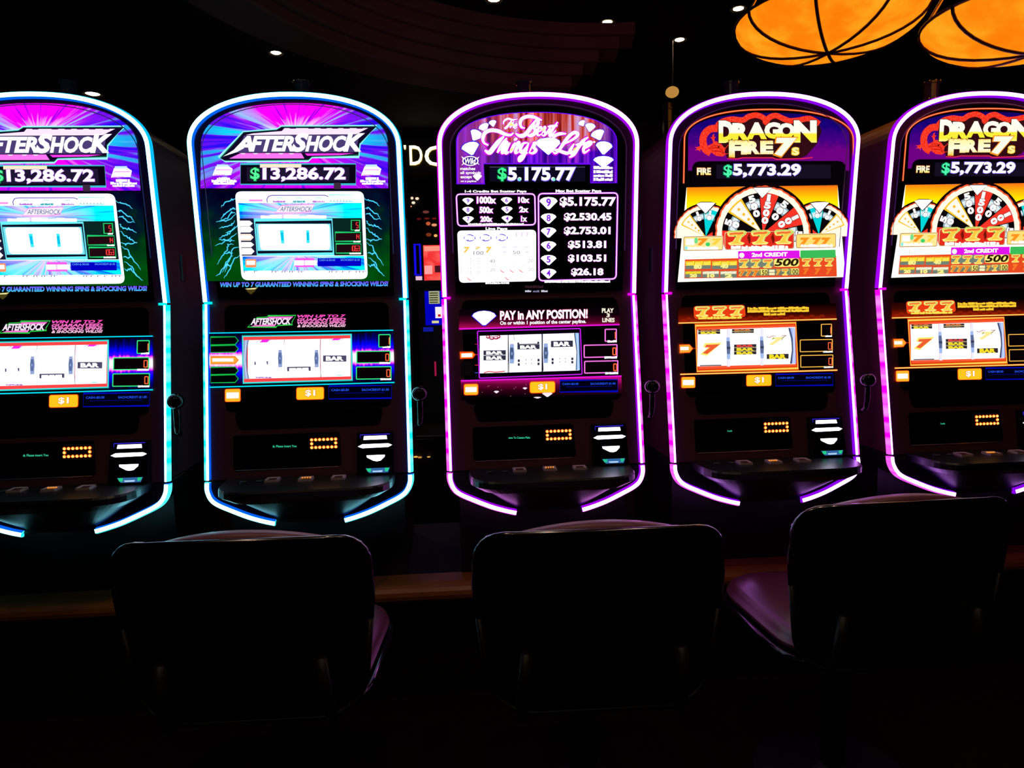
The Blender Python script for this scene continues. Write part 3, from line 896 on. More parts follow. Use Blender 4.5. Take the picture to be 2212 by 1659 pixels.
    a.stroke([(692, 490), (684, 545)], 4, E(90, 90, 130), 10); a.build('reel_edge', Lo); a.stroke([(1100, 486), (1094, 640), (1098, 800), (1108, 918)], 5, E(70, 80, 130), 10); a.build('reel_edge', Lo)
    for x0 in (617, 1030):
        a.poly([(x0 + 8, 610), (x0 + 42, 608), (x0 + 52, 700), (x0 + 48, 805), (x0 + 6, 808), (x0, 700)], E(150, 168, 215), 9); a.poly([(x0 + 8, 640), (x0 + 38, 640), (x0 + 44, 700), (x0 + 40, 770), (x0 + 8, 770), (x0 + 4, 700)], E(95, 115, 165), 10)  # grey-blue tones paint the shade between neighbouring drums
        a.ell(x0 + 24, 705, 10, 14, E(140, 160, 210), 11); a.build('reel_gap_shading', Lo)
    a.poly([(410, 525), (440, 492), (530, 490), (490, 524)], E(255, 40, 235), 10); a.build('reel_symbol', Lo); a.poly([(1225, 500), (1250, 480), (1345, 480), (1300, 500)], E(255, 40, 235), 10)
    a.build('reel_symbol', Lo)
    for s_ in ([(370, 530), (420, 492)], [(495, 522), (540, 490)], [(1195, 500), (1240, 480)], [(1320, 502), (1360, 480)]): a.stroke(s_, 4, E(120, 90, 170), 10); a.build('reel_symbol', Lo)
    a.build('reel_edge', Lo)
    bar(a, 1130, 672, 1395, 742, E(80, 74, 105), WHITE, 10, 0, Lo); a.poly([(722, 802), (990, 798), (990, 846), (724, 852)], E(80, 74, 105), 10); a.poly([(745, 815), (965, 810), (968, 852), (745, 856)], WHITE, 11)
    for x in (825, 890): a.poly([(x - 6, 812), (x + 6, 812), (x, 830)], E(80, 74, 105), 12)
    a.build('reel_symbol', Lo)
    a.poly([(350, 744), (365, 742), (368, 776), (352, 782)], E(90, 80, 120), 10); a.build('reel_symbol', Lo); a.poly([(485, 740), (505, 736), (505, 774), (494, 774)], E(90, 80, 120), 10)
    a.build('reel_symbol', Lo); a.scrib(365, 915, 545, 930, E(170, 120, 200), 10); a.build('reel_symbol', Lo); a.rect(1285, 892, 1345, 902, E(140, 235, 240), 10)
    a.build('reel_symbol', Lo)
    gr = E(50, 235, 130)
    meters(a, ((1762, 437, 1890, 577, '1', 28), (1512, 628, 1888, 758, '0', 35), (1507, 805, 1900, 942, '0', 35)), gr, .012, Lo)
    buttons_low(a, (15, 1058, 185, 1198), (828, 1042, 1133, 1174), (1193, 1022, 1905, 1168), Lo)
    vfd(m, '#, Please insert You', 484 + 485 / 4.608, 880 + 376 / 4.608, 484 + 722 / 4.608, 880 + 402 / 4.608)
    deck_buttons(m, [(484 + x / 4.608, 880 + y / 4.608, r) for x, y, r in ((485, 716, 0), (815, 708, 1), (1140, 694, 2))])


def bar(a, x0, y0, x1, y1, dark, light, l, sl=0.0, parent=None):
    a.rect(x0, y0, x1, y1, dark, l, sl); w = x1 - x0; h = y1 - y0
    a.text('BAR', x0 + w * .12, y0 + h * .14, x1 - w * .12, y1 - h * .14, light, l + 1, .06, 0, sl * .76)
    if parent: a.build('bar_symbol', parent)


def reels(a, parent, xs, yq, sag, key):
    """three lit drums: white strips bowed toward the player"""
    top0, top1, bot1, bot0 = yq[0], yq[1], yq[2], yq[3]
    xa, xb = xs[1][0], xs[-1][1]
    mt = EL('reel_white_' + key, (1.3, 1.3, 1.38))
    m = a.m
    for (x0, x1) in xs[1:]:
        ny, v, f, uvv = 10, [], [], []
        for j in range(ny + 1):
            t = j / ny
            for i in range(2):
                x = x0 if i == 0 else x1
                u = (x - xa) / (xb - xa)
                y = (top0 + (top1 - top0) * u) * (1 - t) + (bot0 + (bot1 - bot0) * u) * t
                q = m.un(a.ox + x / a.k, a.oy + y / a.k, a.pl, a.base)
                q.y -= .0034 + .0012 * math.sin(math.pi * t)
                v.append(q)
        for j in range(ny): f.append((2 * j, 2 * j + 1, 2 * j + 3, 2 * j + 2))
        mesh('reel', v, f, mt, parent)


def meters(a, boxes, col, sl, parent):
    for x0, y0, x1, y1, t, cw in boxes:
        a.rect(x0, y0, x1, y1, E(8, 2, 4), 3, sl); a.frame(x0, y0, x1, y1, 11, col, 4, sl, 6)
        h = y1 - y0
        o = E(255, 70, 30)
        a.seg(t, x1 - 4, y0 + h * .22, y1 - h * .22, cw, o, 5, 11); a.seg(t, x1 - 4, y0 + h * .22, y1 - h * .22, cw, E(255, 150, 90), 6, 4)
        a.scrib(x1 - (120 if x1 - x0 > 150 else 85), y1 - 10, x1 + 4, y1 + 12, WHITE, 5, sl)
        a.build('credit_meter', parent)


def buttons_low(a, h, d, c, parent, bill=True):
    a.rrect(h[0] - 6, h[1] - 6, h[2] + 6, h[3] + 6, 24, E(255, 70, 20), 2, .02); a.rrect(*h, 20, E(255, 185, 40), 3, .02)
    w, hh = h[2] - h[0], h[3] - h[1]
    a.rrect(h[0] + w * .09, h[1] + hh * .26, h[2] - w * .09, h[3] - hh * .26, 6, WHITE, 4, .02)
    a.build('help_button', parent)
    a.rrect(d[0] - 7, d[1] - 7, d[2] + 7, d[3] + 7, 28, E(255, 80, 10), 2, .02); a.rrect(*d, 22, E(255, 200, 30), 3, .02)
    w, hh = d[2] - d[0], d[3] - d[1]
    a.text('$1', d[0] + w * .32, d[1] + hh * .17, d[0] + w * .69, d[1] + hh * .76, E(230, 60, 20), 4, .04, 0, .02, grow=hh * .03)
    a.text('$1', d[0] + w * .32, d[1] + hh * .17, d[0] + w * .69, d[1] + hh * .76, WHITE, 5, .025, 0, .02)
    a.build('denomination_button', parent)
    a.rect(*c, E(0, 0, 18), 2, .015); a.frame(*c, 9, E(0, 10, 190), 3, .015)
    w, hh = c[2] - c[0], c[3] - c[1]; bt = E(40, 90, 255)
    a.text('CASH-$0.00', c[0] + w * .04, c[1] + hh * .22, c[0] + w * .32, c[1] + hh * .42, bt, 4, .012, 0, .015)
    if bill: a.text('EACHCREDIT-$1.00', c[0] + w * .53, c[1] + hh * .20, c[2] - w * .04, c[1] + hh * .40, bt, 4, .012, 0, .015)
    a.stroke([(c[0] + w * .1, c[1] + hh * .55), (c[2] - w * .1, c[1] + hh * .55 - w * .8 * .015)], 6, E(0, 10, 130), 4)
    a.build('cash_display', parent)


def vfd(m, t, x0, y0, x1, y1):
    a = Art(m, 'L', 0, 0, 1, base=.006)
    a.text(t, x0, y0, x1, y1, E(60, 215, 165), 2, .012, 0, .012); a.build('message_display', m.card)


def deck_buttons(m, spots):
    """square lit buttons standing on the deck"""
    ring_ = P('button_frame', (.55, .45, .46), .35); face = P('button_face', (.10, .03, .03), .3)
    lamp = E(255, 150, 60)
    for x, y, kind in spots:
        c = m.un(x, y, 'D', m.dz + .004); s_ = .021
        v, f = [], []
        o = [(-s_, -s_), (s_, -s_), (s_, s_), (-s_, s_)]
        i_ = [(p * .62, q * .62) for p, q in o]
        v = [(c.x + p * 1.08, c.y + q * 1.08, m.dz - .001) for p, q in o] + [(c.x + p, c.y + q, m.dz + .007) for p, q in o] + [(c.x + p, c.y + q, m.dz + .005) for p, q in i_]
        for r in (0, 4):
            for i in range(4):
                j = (i + 1) % 4; f.append((r + i, r + j, r + 4 + j, r + 4 + i))
        f.append((8, 9, 10, 11))
        b = mesh('button', v, f, [ring_, face], m.deck, [0] * 8 + [1])
        if kind == 1:
            for k in range(4):
                bx = c.x - .012 + k * .008
                vv, ff = box_vf(bx - .0022, bx + .0022, c.y + .003, c.y + .009, m.dz + .005, m.dz + .0075)
                mesh('lamp', vv, ff, lamp, b)
    # two small dark buttons at the left
    for px in (-.20, -.15):
        v, f = lathe_vf([(.013, m.dz - .001), (.013, m.dz + .004), (.010, m.dz + .006), (.0, m.dz + .006)], 16, px, -.15)
        mesh('button', v, f, CAB_DARK, m.deck)


# ================================================================== BEST THINGS IN LIFE machine
def gem(a, cx, cy, w, h, m, l, rot=0.0):
    p = [(-.5, -.12), (-.42, -.30), (-.25, -.42), (0, -.47), (.25, -.42), (.42, -.30), (.5, -.12), (.06, .5), (-.06, .5)]
    c, s_ = math.cos(rot), math.sin(rot)
    a.poly([(cx + x * w * c - y * h * s_, cy + x * w * s_ + y * h * c) for x, y in p], m, l)


def art_center():
    m = MC; T, Lo = m.top, m.low
    VI = E(110, 10, 255); MGT = E(225, 0, 235); PINK = E(255, 150, 250)
    a = Art(m, 'U', 930, 180, 4.706, base=.004)
    ar = sup_arch(815, 0, 1, 36, 2.25)
    p = [(1078 + x, 600 - 305 * z) for x, z in ar] + [(1893, 1012), (1625, 1012), (1625, 818), (540, 818), (548, 1022), (270, 1022)]
    a.poly(p, curtain_mat(), 1); a.stroke(p, 9, VI, 2, True)
    a.build('curtain_artwork', T)
    bl = E(45, 10, 225)
    gems = [(1538, 408, 78, 62, -.5), (1622, 448, 108, 92, .15), (1702, 525, 145, 110, -.35), (1762, 655, 172, 138, .1), (1757, 795, 208, 118, 0),
            (632, 408, 80, 70, -.2), (545, 450, 112, 88, -.45), (462, 530, 140, 116, .5), (408, 662, 185, 138, -.25)]
    for x, y, w, h, r in gems: gem(a, x, y, w * 1.12, h * 1.12, bl, 2.4, r); gem(a, x, y, w, h, WHITE, 3, r); a.build('gem', T)
    # wild badge and notes
    a.ell(405, 790, 82, 50, WHITE, 3); a.ell(405, 790, 70, 40, E(40, 0, 130), 3.5); a.text('Wild', 348, 760, 462, 822, WHITE, 4, .03, .2)
    for q in ([(312, 742), (350, 765), (330, 775)], [(498, 745), (470, 760), (480, 772)], [(312, 838), (350, 815), (335, 808)], [(498, 832), (470, 815), (480, 806)]): a.poly(q, WHITE, 4)
    a.build('wild_badge', T)
    for t, x0, y0, x1, y1 in (('matches', 302, 852, 455, 884), ('all symbols', 302, 896, 512, 932), ('except', 304, 940, 420, 976), ('on a payline', 306, 986, 465, 1010)):
        a.text(t, x0, y0, x1, y1, WHITE, 4, .03)
    gem(a, 476, 955, 92, 70, WHITE, 4); a.build('rule_text', T)
    for y in (842, 884, 922, 962): a.scrib(1655, y, 1850, y + 32, WHITE, 4)
    a.build('rule_text', T)
    # script title
    a.view(1030, 235, 8.193)
    a.poly([(1040, 600), (1060, 560), (1110, 528), (1260, 503), (1400, 520), (1470, 560), (1485, 620), (1290, 815), (1265, 830), (1240, 815), (1045, 650)], E(30, 10, 240), 3.5)
    a.poly([(1050, 600), (1070, 565), (1115, 535), (1260, 512), (1395, 528), (1462, 565), (1475, 618), (1285, 808), (1265, 820), (1245, 808), (1052, 645)], WHITE, 4)
    big = [
        # Best
        [50, (1150, 208), (1085, 180), (1000, 150), (900, 140), (800, 180), (765, 260), (790, 330), (850, 345)],
        [62, (1050, 195), (985, 290), (900, 410), (830, 475), (750, 480), (685, 440)],
        [52, (1050, 195), (1085, 230), (1060, 300), (970, 335)], [56, (970, 335), (1030, 370), (1020, 440), (940, 480), (880, 455)],
        [40, (1085, 415), (1140, 380), (1135, 335), (1095, 345), (1065, 420), (1085, 475), (1140, 455)],
        [40, (1140, 455), (1205, 360), (1200, 330), (1190, 390), (1215, 440), (1185, 480), (1145, 465)],
        [44, (1430, 235), (1345, 360), (1290, 450), (1310, 482), (1400, 385)], [38, (1250, 320), (1350, 310), (1430, 300)], [40, (1210, 470), (1270, 390), (1300, 330)],
        # Things
        [56, (205, 650), (125, 605), (108, 520), (150, 425), (250, 385), (380, 400), (490, 450), (590, 470), (645, 430)],
        [70, (480, 490), (390, 580), (300, 690), (220, 780), (140, 735)],
        [52, (530, 520), (440, 650), (360, 785)], [50, (390, 720), (480, 610), (530, 605), (465, 720), (450, 785), (505, 765)],
        [50, (590, 600), (520, 720), (515, 785), (570, 765)], [40, (655, 560), (715, 525)],
        [50, (680, 600), (590, 785)], [48, (620, 700), (720, 605), (745, 620), (690, 735), (690, 785), (745, 765)],
        [48, (900, 605), (820, 620), (770, 715), (795, 775), (870, 700), (920, 605)], [46, (920, 605), (860, 780), (800, 890), (752, 920), (765, 850), (900, 780)],
        [46, (930, 765), (1020, 600), (1010, 690), (1045, 740), (985, 790), (915, 775)],
        # Life
        [48, (1580, 445), (1460, 448), (1370, 490), (1330, 570)],
        [52, (1500, 640), (1640, 580), (1760, 500), (1780, 440), (1720, 425), (1640, 480), (1550, 590), (1470, 710), (1390, 790), (1335, 750)], [50, (1350, 730), (1450, 745), (1590, 790), (1650, 750)],
        [50, (1720, 620), (1650, 740), (1665, 785), (1730, 740)],
        [54, (1970, 505), (1880, 570), (1790, 690), (1710, 815), (1630, 865)], [44, (1740, 640), (1850, 630), (1930, 600)],
        [46, (1885, 720), (1980, 660), (2020, 600), (1960, 605), (1890, 700), (1900, 780), (1995, 720)],
    ]
    small = [[30, (470, 280), (480, 225), (550, 180), (630, 200), (715, 185)], [36, (620, 205), (570, 280), (510, 345), (485, 335)],
             [26, (655, 220), (610, 300), (580, 345)], [24, (595, 330), (640, 280), (650, 300), (635, 345)], [26, (655, 330), (705, 300), (695, 275), (660, 320), (680, 350), (715, 325)]]
    a.script(big, 46, E(225, 20, 235), 3.8, grow=18); a.script(small, 26, E(225, 20, 235), 3.8, grow=14)
    a.script(big, 46, E(255, 250, 255, 1.1), 5); a.script(small, 26, E(255, 250, 255, 1.1), 5)
    for q in ([(590, 740), (625, 690), (640, 720), (605, 760)], [(1700, 715), (1775, 670), (1740, 730), (1710, 745)], [(1150, 380), (1200, 345), (1185, 385), (1160, 395)], [(570, 300), (625, 225), (610, 275), (680, 290), (600, 305)]):
        a.poly(q, E(255, 245, 110), 6)
    a.ell(2075, 592, 22, 16, WHITE, 5)
    a.build('script_title', T)
    a.view(930, 180, 4.706)
    a.rect(600, 850, 1570, 1000, E(14, 10, 30), 2); a.rect(600, 848, 1570, 856, E(80, 75, 110), 2.5)
    a.text('$', 676, 852, 780, 1002, E(0, 140, 70), 3, .045); a.text('$', 684, 860, 772, 994, E(70, 255, 150), 4, .02)
    a.text('5.175.77', 778, 846, 1484, 1002, E(130, 100, 255), 3, .05); a.text('5.175.77', 786, 854, 1474, 992, E(250, 250, 255, 1.1), 4, .04)  # violet backing draws the glow fringe of the lit digits
    for x in (903, 1252): a.rect(x - 14, 965, x + 14, 992, E(120, 255, 200), 5)
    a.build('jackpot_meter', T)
    # paytables
    a.view(984, 410, 7.9); fr = E(255, 215, 255, 1.1); fo = E(150, 0, 190)
    a.text('1-4 Credits Bet Scatter Pays', 158, 6, 1210, 62, WHITE, 4, .05, 0, .002)
    for w, mm, l in ((34, fo, 2), (20, fr, 3)): a.stroke(a.rquad([(12, 76), (1352, 70), (1362, 598), (38, 618)], 70), w, mm, l, True)
    num = E(130, 20, 235)
    for x, y, t in ((212, 195, '9'), (870, 185, '6'), (212, 350, '8'), (876, 341, '5'), (216, 508, '7'), (880, 498, '4')):
        gem(a, x, y, 196, 124, WHITE, 4); a.text(t, x - 24, y - 42, x + 24, y + 30, num, 5, .02)
    for t, x0, y0, x1, y1 in (('1000x', 362, 116, 692, 238), ('500x', 408, 290, 644, 402), ('200x', 424, 452, 630, 550), ('10x', 1068, 124, 1262, 226), ('2x', 1086, 288, 1244, 386), ('1x', 1116, 446, 1220, 544)):
        a.text(t, x0, y0, x1, y1, E(200, 0, 215), 4, .06, grow=9); a.text(t, x0, y0, x1, y1, WHITE, 5, .055)
    a.scrib(215, 572, 1165, 602, WHITE, 4, .004)
    a.text('Line Pays', 512, 640, 884, 700, WHITE, 4, .05)
    a.build('bet_paytable', T)
    a.poly(a.rquad([(28, 698), (1374, 682), (1374, 1560), (62, 1588)], 80), EL('panel_white_C', (1.25, 1.2, 1.3)), 3)
    dv = E(70, 40, 215)
    for x, y in ((240, 822), (512, 820), (788, 816)):
        a.stroke([(x - 90 + 0, y - 20), (x - 92, y + 20)], 12, E(120, 100, 235), 4)
        a.stroke(spline([(x - 45, y - 46), (x, y - 54), (x + 55, y - 38), (x + 60, y - 22)], 4), 14, dv, 4, taper=True); a.stroke(spline([(x + 88, y - 25), (x + 95, y + 8), (x + 84, y + 26)], 4), 14, dv, 4, taper=True)
        a.stroke(spline([(x - 70, y + 36), (x, y + 54), (x + 80, y + 34)], 5), 14, dv, 4, taper=True); a.poly([(x - 40, y + 40), (x - 22, y + 20), (x - 20, y + 44)], dv, 4)
    for x in (1038, 1130, 1224): a.stroke([(x, 735), (x, 795)], 7, E(180, 60, 200), 4)
    a.stroke(spline([(1050, 740), (1090, 725), (1125, 742), (1170, 727), (1215, 742), (1270, 725)], 4), 5, E(215, 150, 225), 4)
    yel = E(255, 205, 75)
    for x in (190, 380, 566): a.text('7', x - 52, 975, x + 55, 1078 if x != 380 else 1022, yel, 4, .05, .15); a.rect(x - 30, 998, x - 16, 1010, E(90, 220, 140), 5)
    dg = E(70, 70, 85); lg = E(165, 165, 170)
    for t, x0, y0, x1, y1, mm in (('100', 308, 1048, 478, 1110, dg), ('50', 978, 1040, 1100, 1100, E(110, 110, 120)), ('40', 578, 1188, 672, 1246, E(110, 110, 120)), ('20', 1234, 1180, 1324, 1238, lg), ('20', 588, 1340, 678, 1392, lg), ('20', 1240, 1332, 1326, 1384, lg)):
        a.text(t, x0, y0, x1, y1, mm, 4, -.008)
    for x in (220, 256, 382, 418, 544, 96):
        for y in (1162, 1208, 1252, 1320, 1380, 1408): a.rect(x - 4, y, x + 4, y + 24, E(190, 190, 200), 4)
    for x in (830, 1020, 1215): a.stroke([(x - 45, 985), (x, 976), (x + 40, 980)], 7, E(200, 160, 230), 4)
    for x in (835, 1218): a.rect(x - 26, 1060, x + 26, 1068, E(160, 150, 240), 4)
    rd = E(255, 110, 110)
    for x, y in ((815, 1385), (975, 1380), (1135, 1378), (252, 1520), (895, 1510)):
        a.stroke(spline([(x - 52, y - 24), (x - 36, y), (x, y + 24), (x + 20, y + 20)], 4), 13, rd, 4, taper=True); a.rect(x + 30, y - 12, x + 52, y - 4, E(255, 180, 180), 4); a.rect(x + 8, y - 76, x + 24, y - 66, E(150, 230, 160), 4)
    a.scrib(510, 1578, 915, 1610, WHITE, 4, .004)
    a.build('line_paytable', T)
    a.view(930, 390, 4.706)
    a.text('Max Bet Scatter Pays', 1270, 92, 1735, 130, WHITE, 4, .05, 0, .002)
    for w, mm, l in ((22, fo, 2), (12, fr, 3)): a.stroke(a.rquad([(1096, 134), (1902, 126), (1885, 1000), (1102, 1020)], 45), w, mm, l, True)
    rows = [('9', '$5.175.77', 228, 185, 130, 1312, 168, 1884, 272), ('8', '$2.530.45', 385, 160, 108, 1355, 330, 1838, 418), ('7', '$2.753.01', 526, 160, 108, 1355, 470, 1828, 558),
            ('6', '$513.81', 666, 160, 106, 1396, 612, 1784, 698), ('5', '$103.51', 806, 160, 106, 1396, 752, 1784, 836), ('4', '$26.18', 944, 160, 104, 1428, 890, 1756, 974)]
    for g_, t, y, w, h, x0, y0, x1, y1 in rows:
        gem(a, 1199, y, w, h, WHITE, 4); a.text(g_, 1199 - w * .13, y - h * .34, 1199 + w * .13, y + h * .28, num, 5, .025)
        a.text(t, x0, y0, x1, y1, E(190, 0, 200), 4, .055, grow=3); a.text(t, x0, y0, x1, y1, WHITE, 5, .045)
    a.scrib(1158, 1016, 1825, 1040, WHITE, 4, .003)
    a.build('jackpot_paytable', T)
    a.scrib(960, 1114, 1022, 1134, E(205, 200, 220), 3); a.scrib(1040, 1116, 1105, 1136, E(120, 115, 150), 3); a.scrib(1124, 1114, 1190, 1134, E(205, 200, 220), 3); a.scrib(960, 1066, 1145, 1092, E(50, 24, 34), 3)
    a.build('maker_mark', T)
    # ------------ lower glass
    a = Art(m, 'L', 930, 640, 4.424, base=.004)
    g1 = vgrad('band_art', [(0, (3, 0, 3)), (.45, (14, 0, 8)), (.75, (75, 2, 35)), (1, (165, 10, 80))], 6.58, 7.07); g2 = vgrad('band_art_low', [(0, (190, 10, 120)), (.3, (100, 4, 50)), (.65, (45, 0, 20)), (1, (6, 0, 4))], 8.19, 8.56)
    a.poly([(275, 128), (1800, 92), (1806, 268), (272, 312)], g1, 1); a.stroke([(272, 312), (1806, 270)], 14, E(235, 20, 220), 2)
    a.poly([(290, 808), (1822, 764), (1832, 930), (290, 985)], g2, 1); a.stroke([(290, 808), (1825, 763)], 14, E(235, 20, 220), 2)
    a.build('band_artwork', Lo)
    gem(a, 512, 208, 246, 155, E(30, 10, 235), 2); gem(a, 512, 205, 228, 142, WHITE, 3); a.build('gem', Lo)
    a.text('PAY in ANY POSITION!', 664, 122 + 18, 1500, 228, E(255, 60, 150), 3, .05, 0, .022, grow=3); a.text('PAY in ANY POSITION!', 664, 140, 1500, 228, WHITE, 4, .04, 0, .022)
    a.text('On or within 1 position of the center payline.', 664, 238, 1485, 284, WHITE, 4, .03, 0, .022)
    a.build('slogan', Lo)
    for t, x0, y0, x1, y1 in (('PLAY', 1636, 114, 1750, 158), ('3', 1680, 162, 1712, 200), ('LINES', 1640, 206, 1758, 248)): a.text(t, x0, y0, x1, y1, E(255, 250, 225), 4, .04)
    a.build('line_count_text', Lo)
    a.poly([(448, 334), (1430, 308), (1448, 745), (466, 782)], E(4, 0, 10), 2); a.stroke(a.rquad([(448, 334), (1430, 308), (1448, 745), (466, 782)], 12), 10, E(200, 30, 240), 3, True)
    a.build('reel_frame', Lo)
    reels(a, Lo, [None, (470, 738), (745, 1060), (1072, 1415)], (378, 350, 708, 736), 0, 'C')
    a.poly([(738, 368), (745, 368), (752, 730), (748, 730)], E(40, 40, 70), 9); a.build('reel_edge', Lo); a.poly([(1058, 360), (1066, 360), (1078, 715), (1072, 715)], E(40, 40, 70), 9)
    a.stroke([(794, 366), (798, 420)], 4, E(60, 60, 90), 9); a.build('reel_edge', Lo)
    for x0, y0 in ((752, 455), (1076, 450)):
        a.poly([(x0 + 6, y0), (x0 + 42, y0), (x0 + 50, y0 + 95), (x0 + 44, y0 + 185), (x0 + 4, y0 + 188), (x0, y0 + 95)], E(150, 175, 225), 9); a.poly([(x0 + 8, y0 + 35), (x0 + 36, y0 + 35), (x0 + 42, y0 + 95), (x0 + 36, y0 + 145), (x0 + 8, y0 + 145), (x0 + 5, y0 + 95)], E(70, 90, 130), 10)  # shade between the drums, drawn as flat grey-blue shapes
        a.ell(x0 + 24, y0 + 92, 10, 16, E(130, 150, 195), 11); a.build('reel_gap_shading', Lo)
    a.poly([(1370, 352), (1415, 350), (1425, 705), (1388, 706), (1396, 530)], E(150, 195, 250), 9); a.poly([(1368, 352), (1378, 352), (1400, 530), (1392, 706), (1384, 706), (1392, 530)], E(60, 70, 100), 10); a.poly([(1392, 352), (1402, 352), (1416, 706), (1406, 706)], E(205, 225, 255), 10)  # edge shading of the right drum, put in as coloured strips
    dk, d2 = E(52, 50, 72), WHITE
    a.build('reel_edge', Lo)
    for x0, y0, x1, y1 in ((505, 518, 718, 562), (505, 566, 718, 612), (828, 462, 1040, 508), (1148, 426, 1358, 486)): bar(a, x0, y0, x1, y1, dk, d2, 10, .02, Lo)
    a.poly([(828, 442), (845, 440), (845, 455), (1018, 450), (1018, 434), (1036, 432), (1038, 456), (828, 462)], dk, 10); a.build('reel_symbol', Lo)
    for bx, by in ((832, 602), (832, 638), (1154, 590), (1154, 622)):
        for dx in (0, 188): a.rect(bx + dx, by - dx * .03, bx + dx + 20, by + 25 - dx * .03, dk, 10)
        for dx in (72, 126): a.poly([(bx + dx, by), (bx + dx + 12, by), (bx + dx + 6, by + 12)], dk, 10)
        a.build('reel_symbol', Lo)
    ch = E(170, 50, 85)
    for x, y, w in ((550, 388, 22), (585, 400, 26), (625, 396, 28), (650, 386, 18)): a.ell(x, y, w, 17, ch, 10); a.ell(x - 3, y - 3, w * .5, 8, E(255, 225, 230), 11)
    a.build('cherry_symbol', Lo)
    a.stroke(spline([(510, 730), (560, 718), (620, 724), (710, 714)], 4), 10, E(225, 70, 80), 10)
    a.build('reel_symbol', Lo)
    pp = [(282, 538), (400, 532), (426, 558), (400, 590), (284, 594)]
    a.poly(pp, E(255, 150, 30), 3); a.stroke(pp, 9, E(255, 70, 10), 3.5, True); a.rect(296, 546, 398, 582, WHITE, 4, .02); a.build('line_marker', Lo)
    for y, c in ((458, E(150, 30, 50)), (558, E(190, 30, 90)), (658, E(210, 40, 60)), (731, E(60, 80, 200))): a.stroke([(424, y), (456, y - 1)], 7, c, 3); a.build('line_tick', Lo)
    for y in (620, 690): a.poly([(292, y), (400, y - 4), (420, y + 34), (400, y + 68), (296, y + 70)], E(10, 6, 8), 2); a.build('line_marker', Lo)
    meters(a, ((1668, 316, 1774, 430, '1', 24), (1467, 468, 1780, 584, '0', 28), (1472, 622, 1788, 734, '0', 28)), E(255, 120, 235), .02, Lo)
    buttons_low(a, (322, 842, 452, 942), (952, 820, 1186, 922), (1236, 804, 1788, 915), Lo)
    for x, y, w in ((630, 914, 50), (902, 880, 44), (1116, 936, 100), (1022, 968, 75)): gem(a, x, y, w, w * .5 if w != 75 else 16, E(255, 240, 250), 2); a.build('gem', Lo)
    for i in range(14): a.ell(random.uniform(480, 1200), random.uniform(840, 960), 3, 3, E(240, 140, 180), 2, 8)
    a.build('sparkle_artwork', Lo)['kind'] = 'stuff'
    vfd(m, 'ome To Caesars Palac', 930 + 745 / 4.424, 860 + 368 / 4.424, 930 + 953 / 4.424, 860 + 388 / 4.424)
    deck_buttons(m, [(930 + x / 4.424, 860 + y / 4.424, r) for x, y, r in ((850, 682, 0), (1140, 670, 1), (1425, 660, 2))])


# ================================================================== DRAGON FIRE machine
def sector(a, cx, cy, r0, r1, a0, a1, m, l, n=6):
    A = [(a0 + (a1 - a0) * k / n) for k in range(n + 1)]
    pt = lambda r, t: (cx + r * math.sin(math.radians(t)), cy - r * math.cos(math.radians(t)))
    a.poly([pt(r0, t) for t in A] + [pt(r1, t) for t in reversed(A)], m, l)


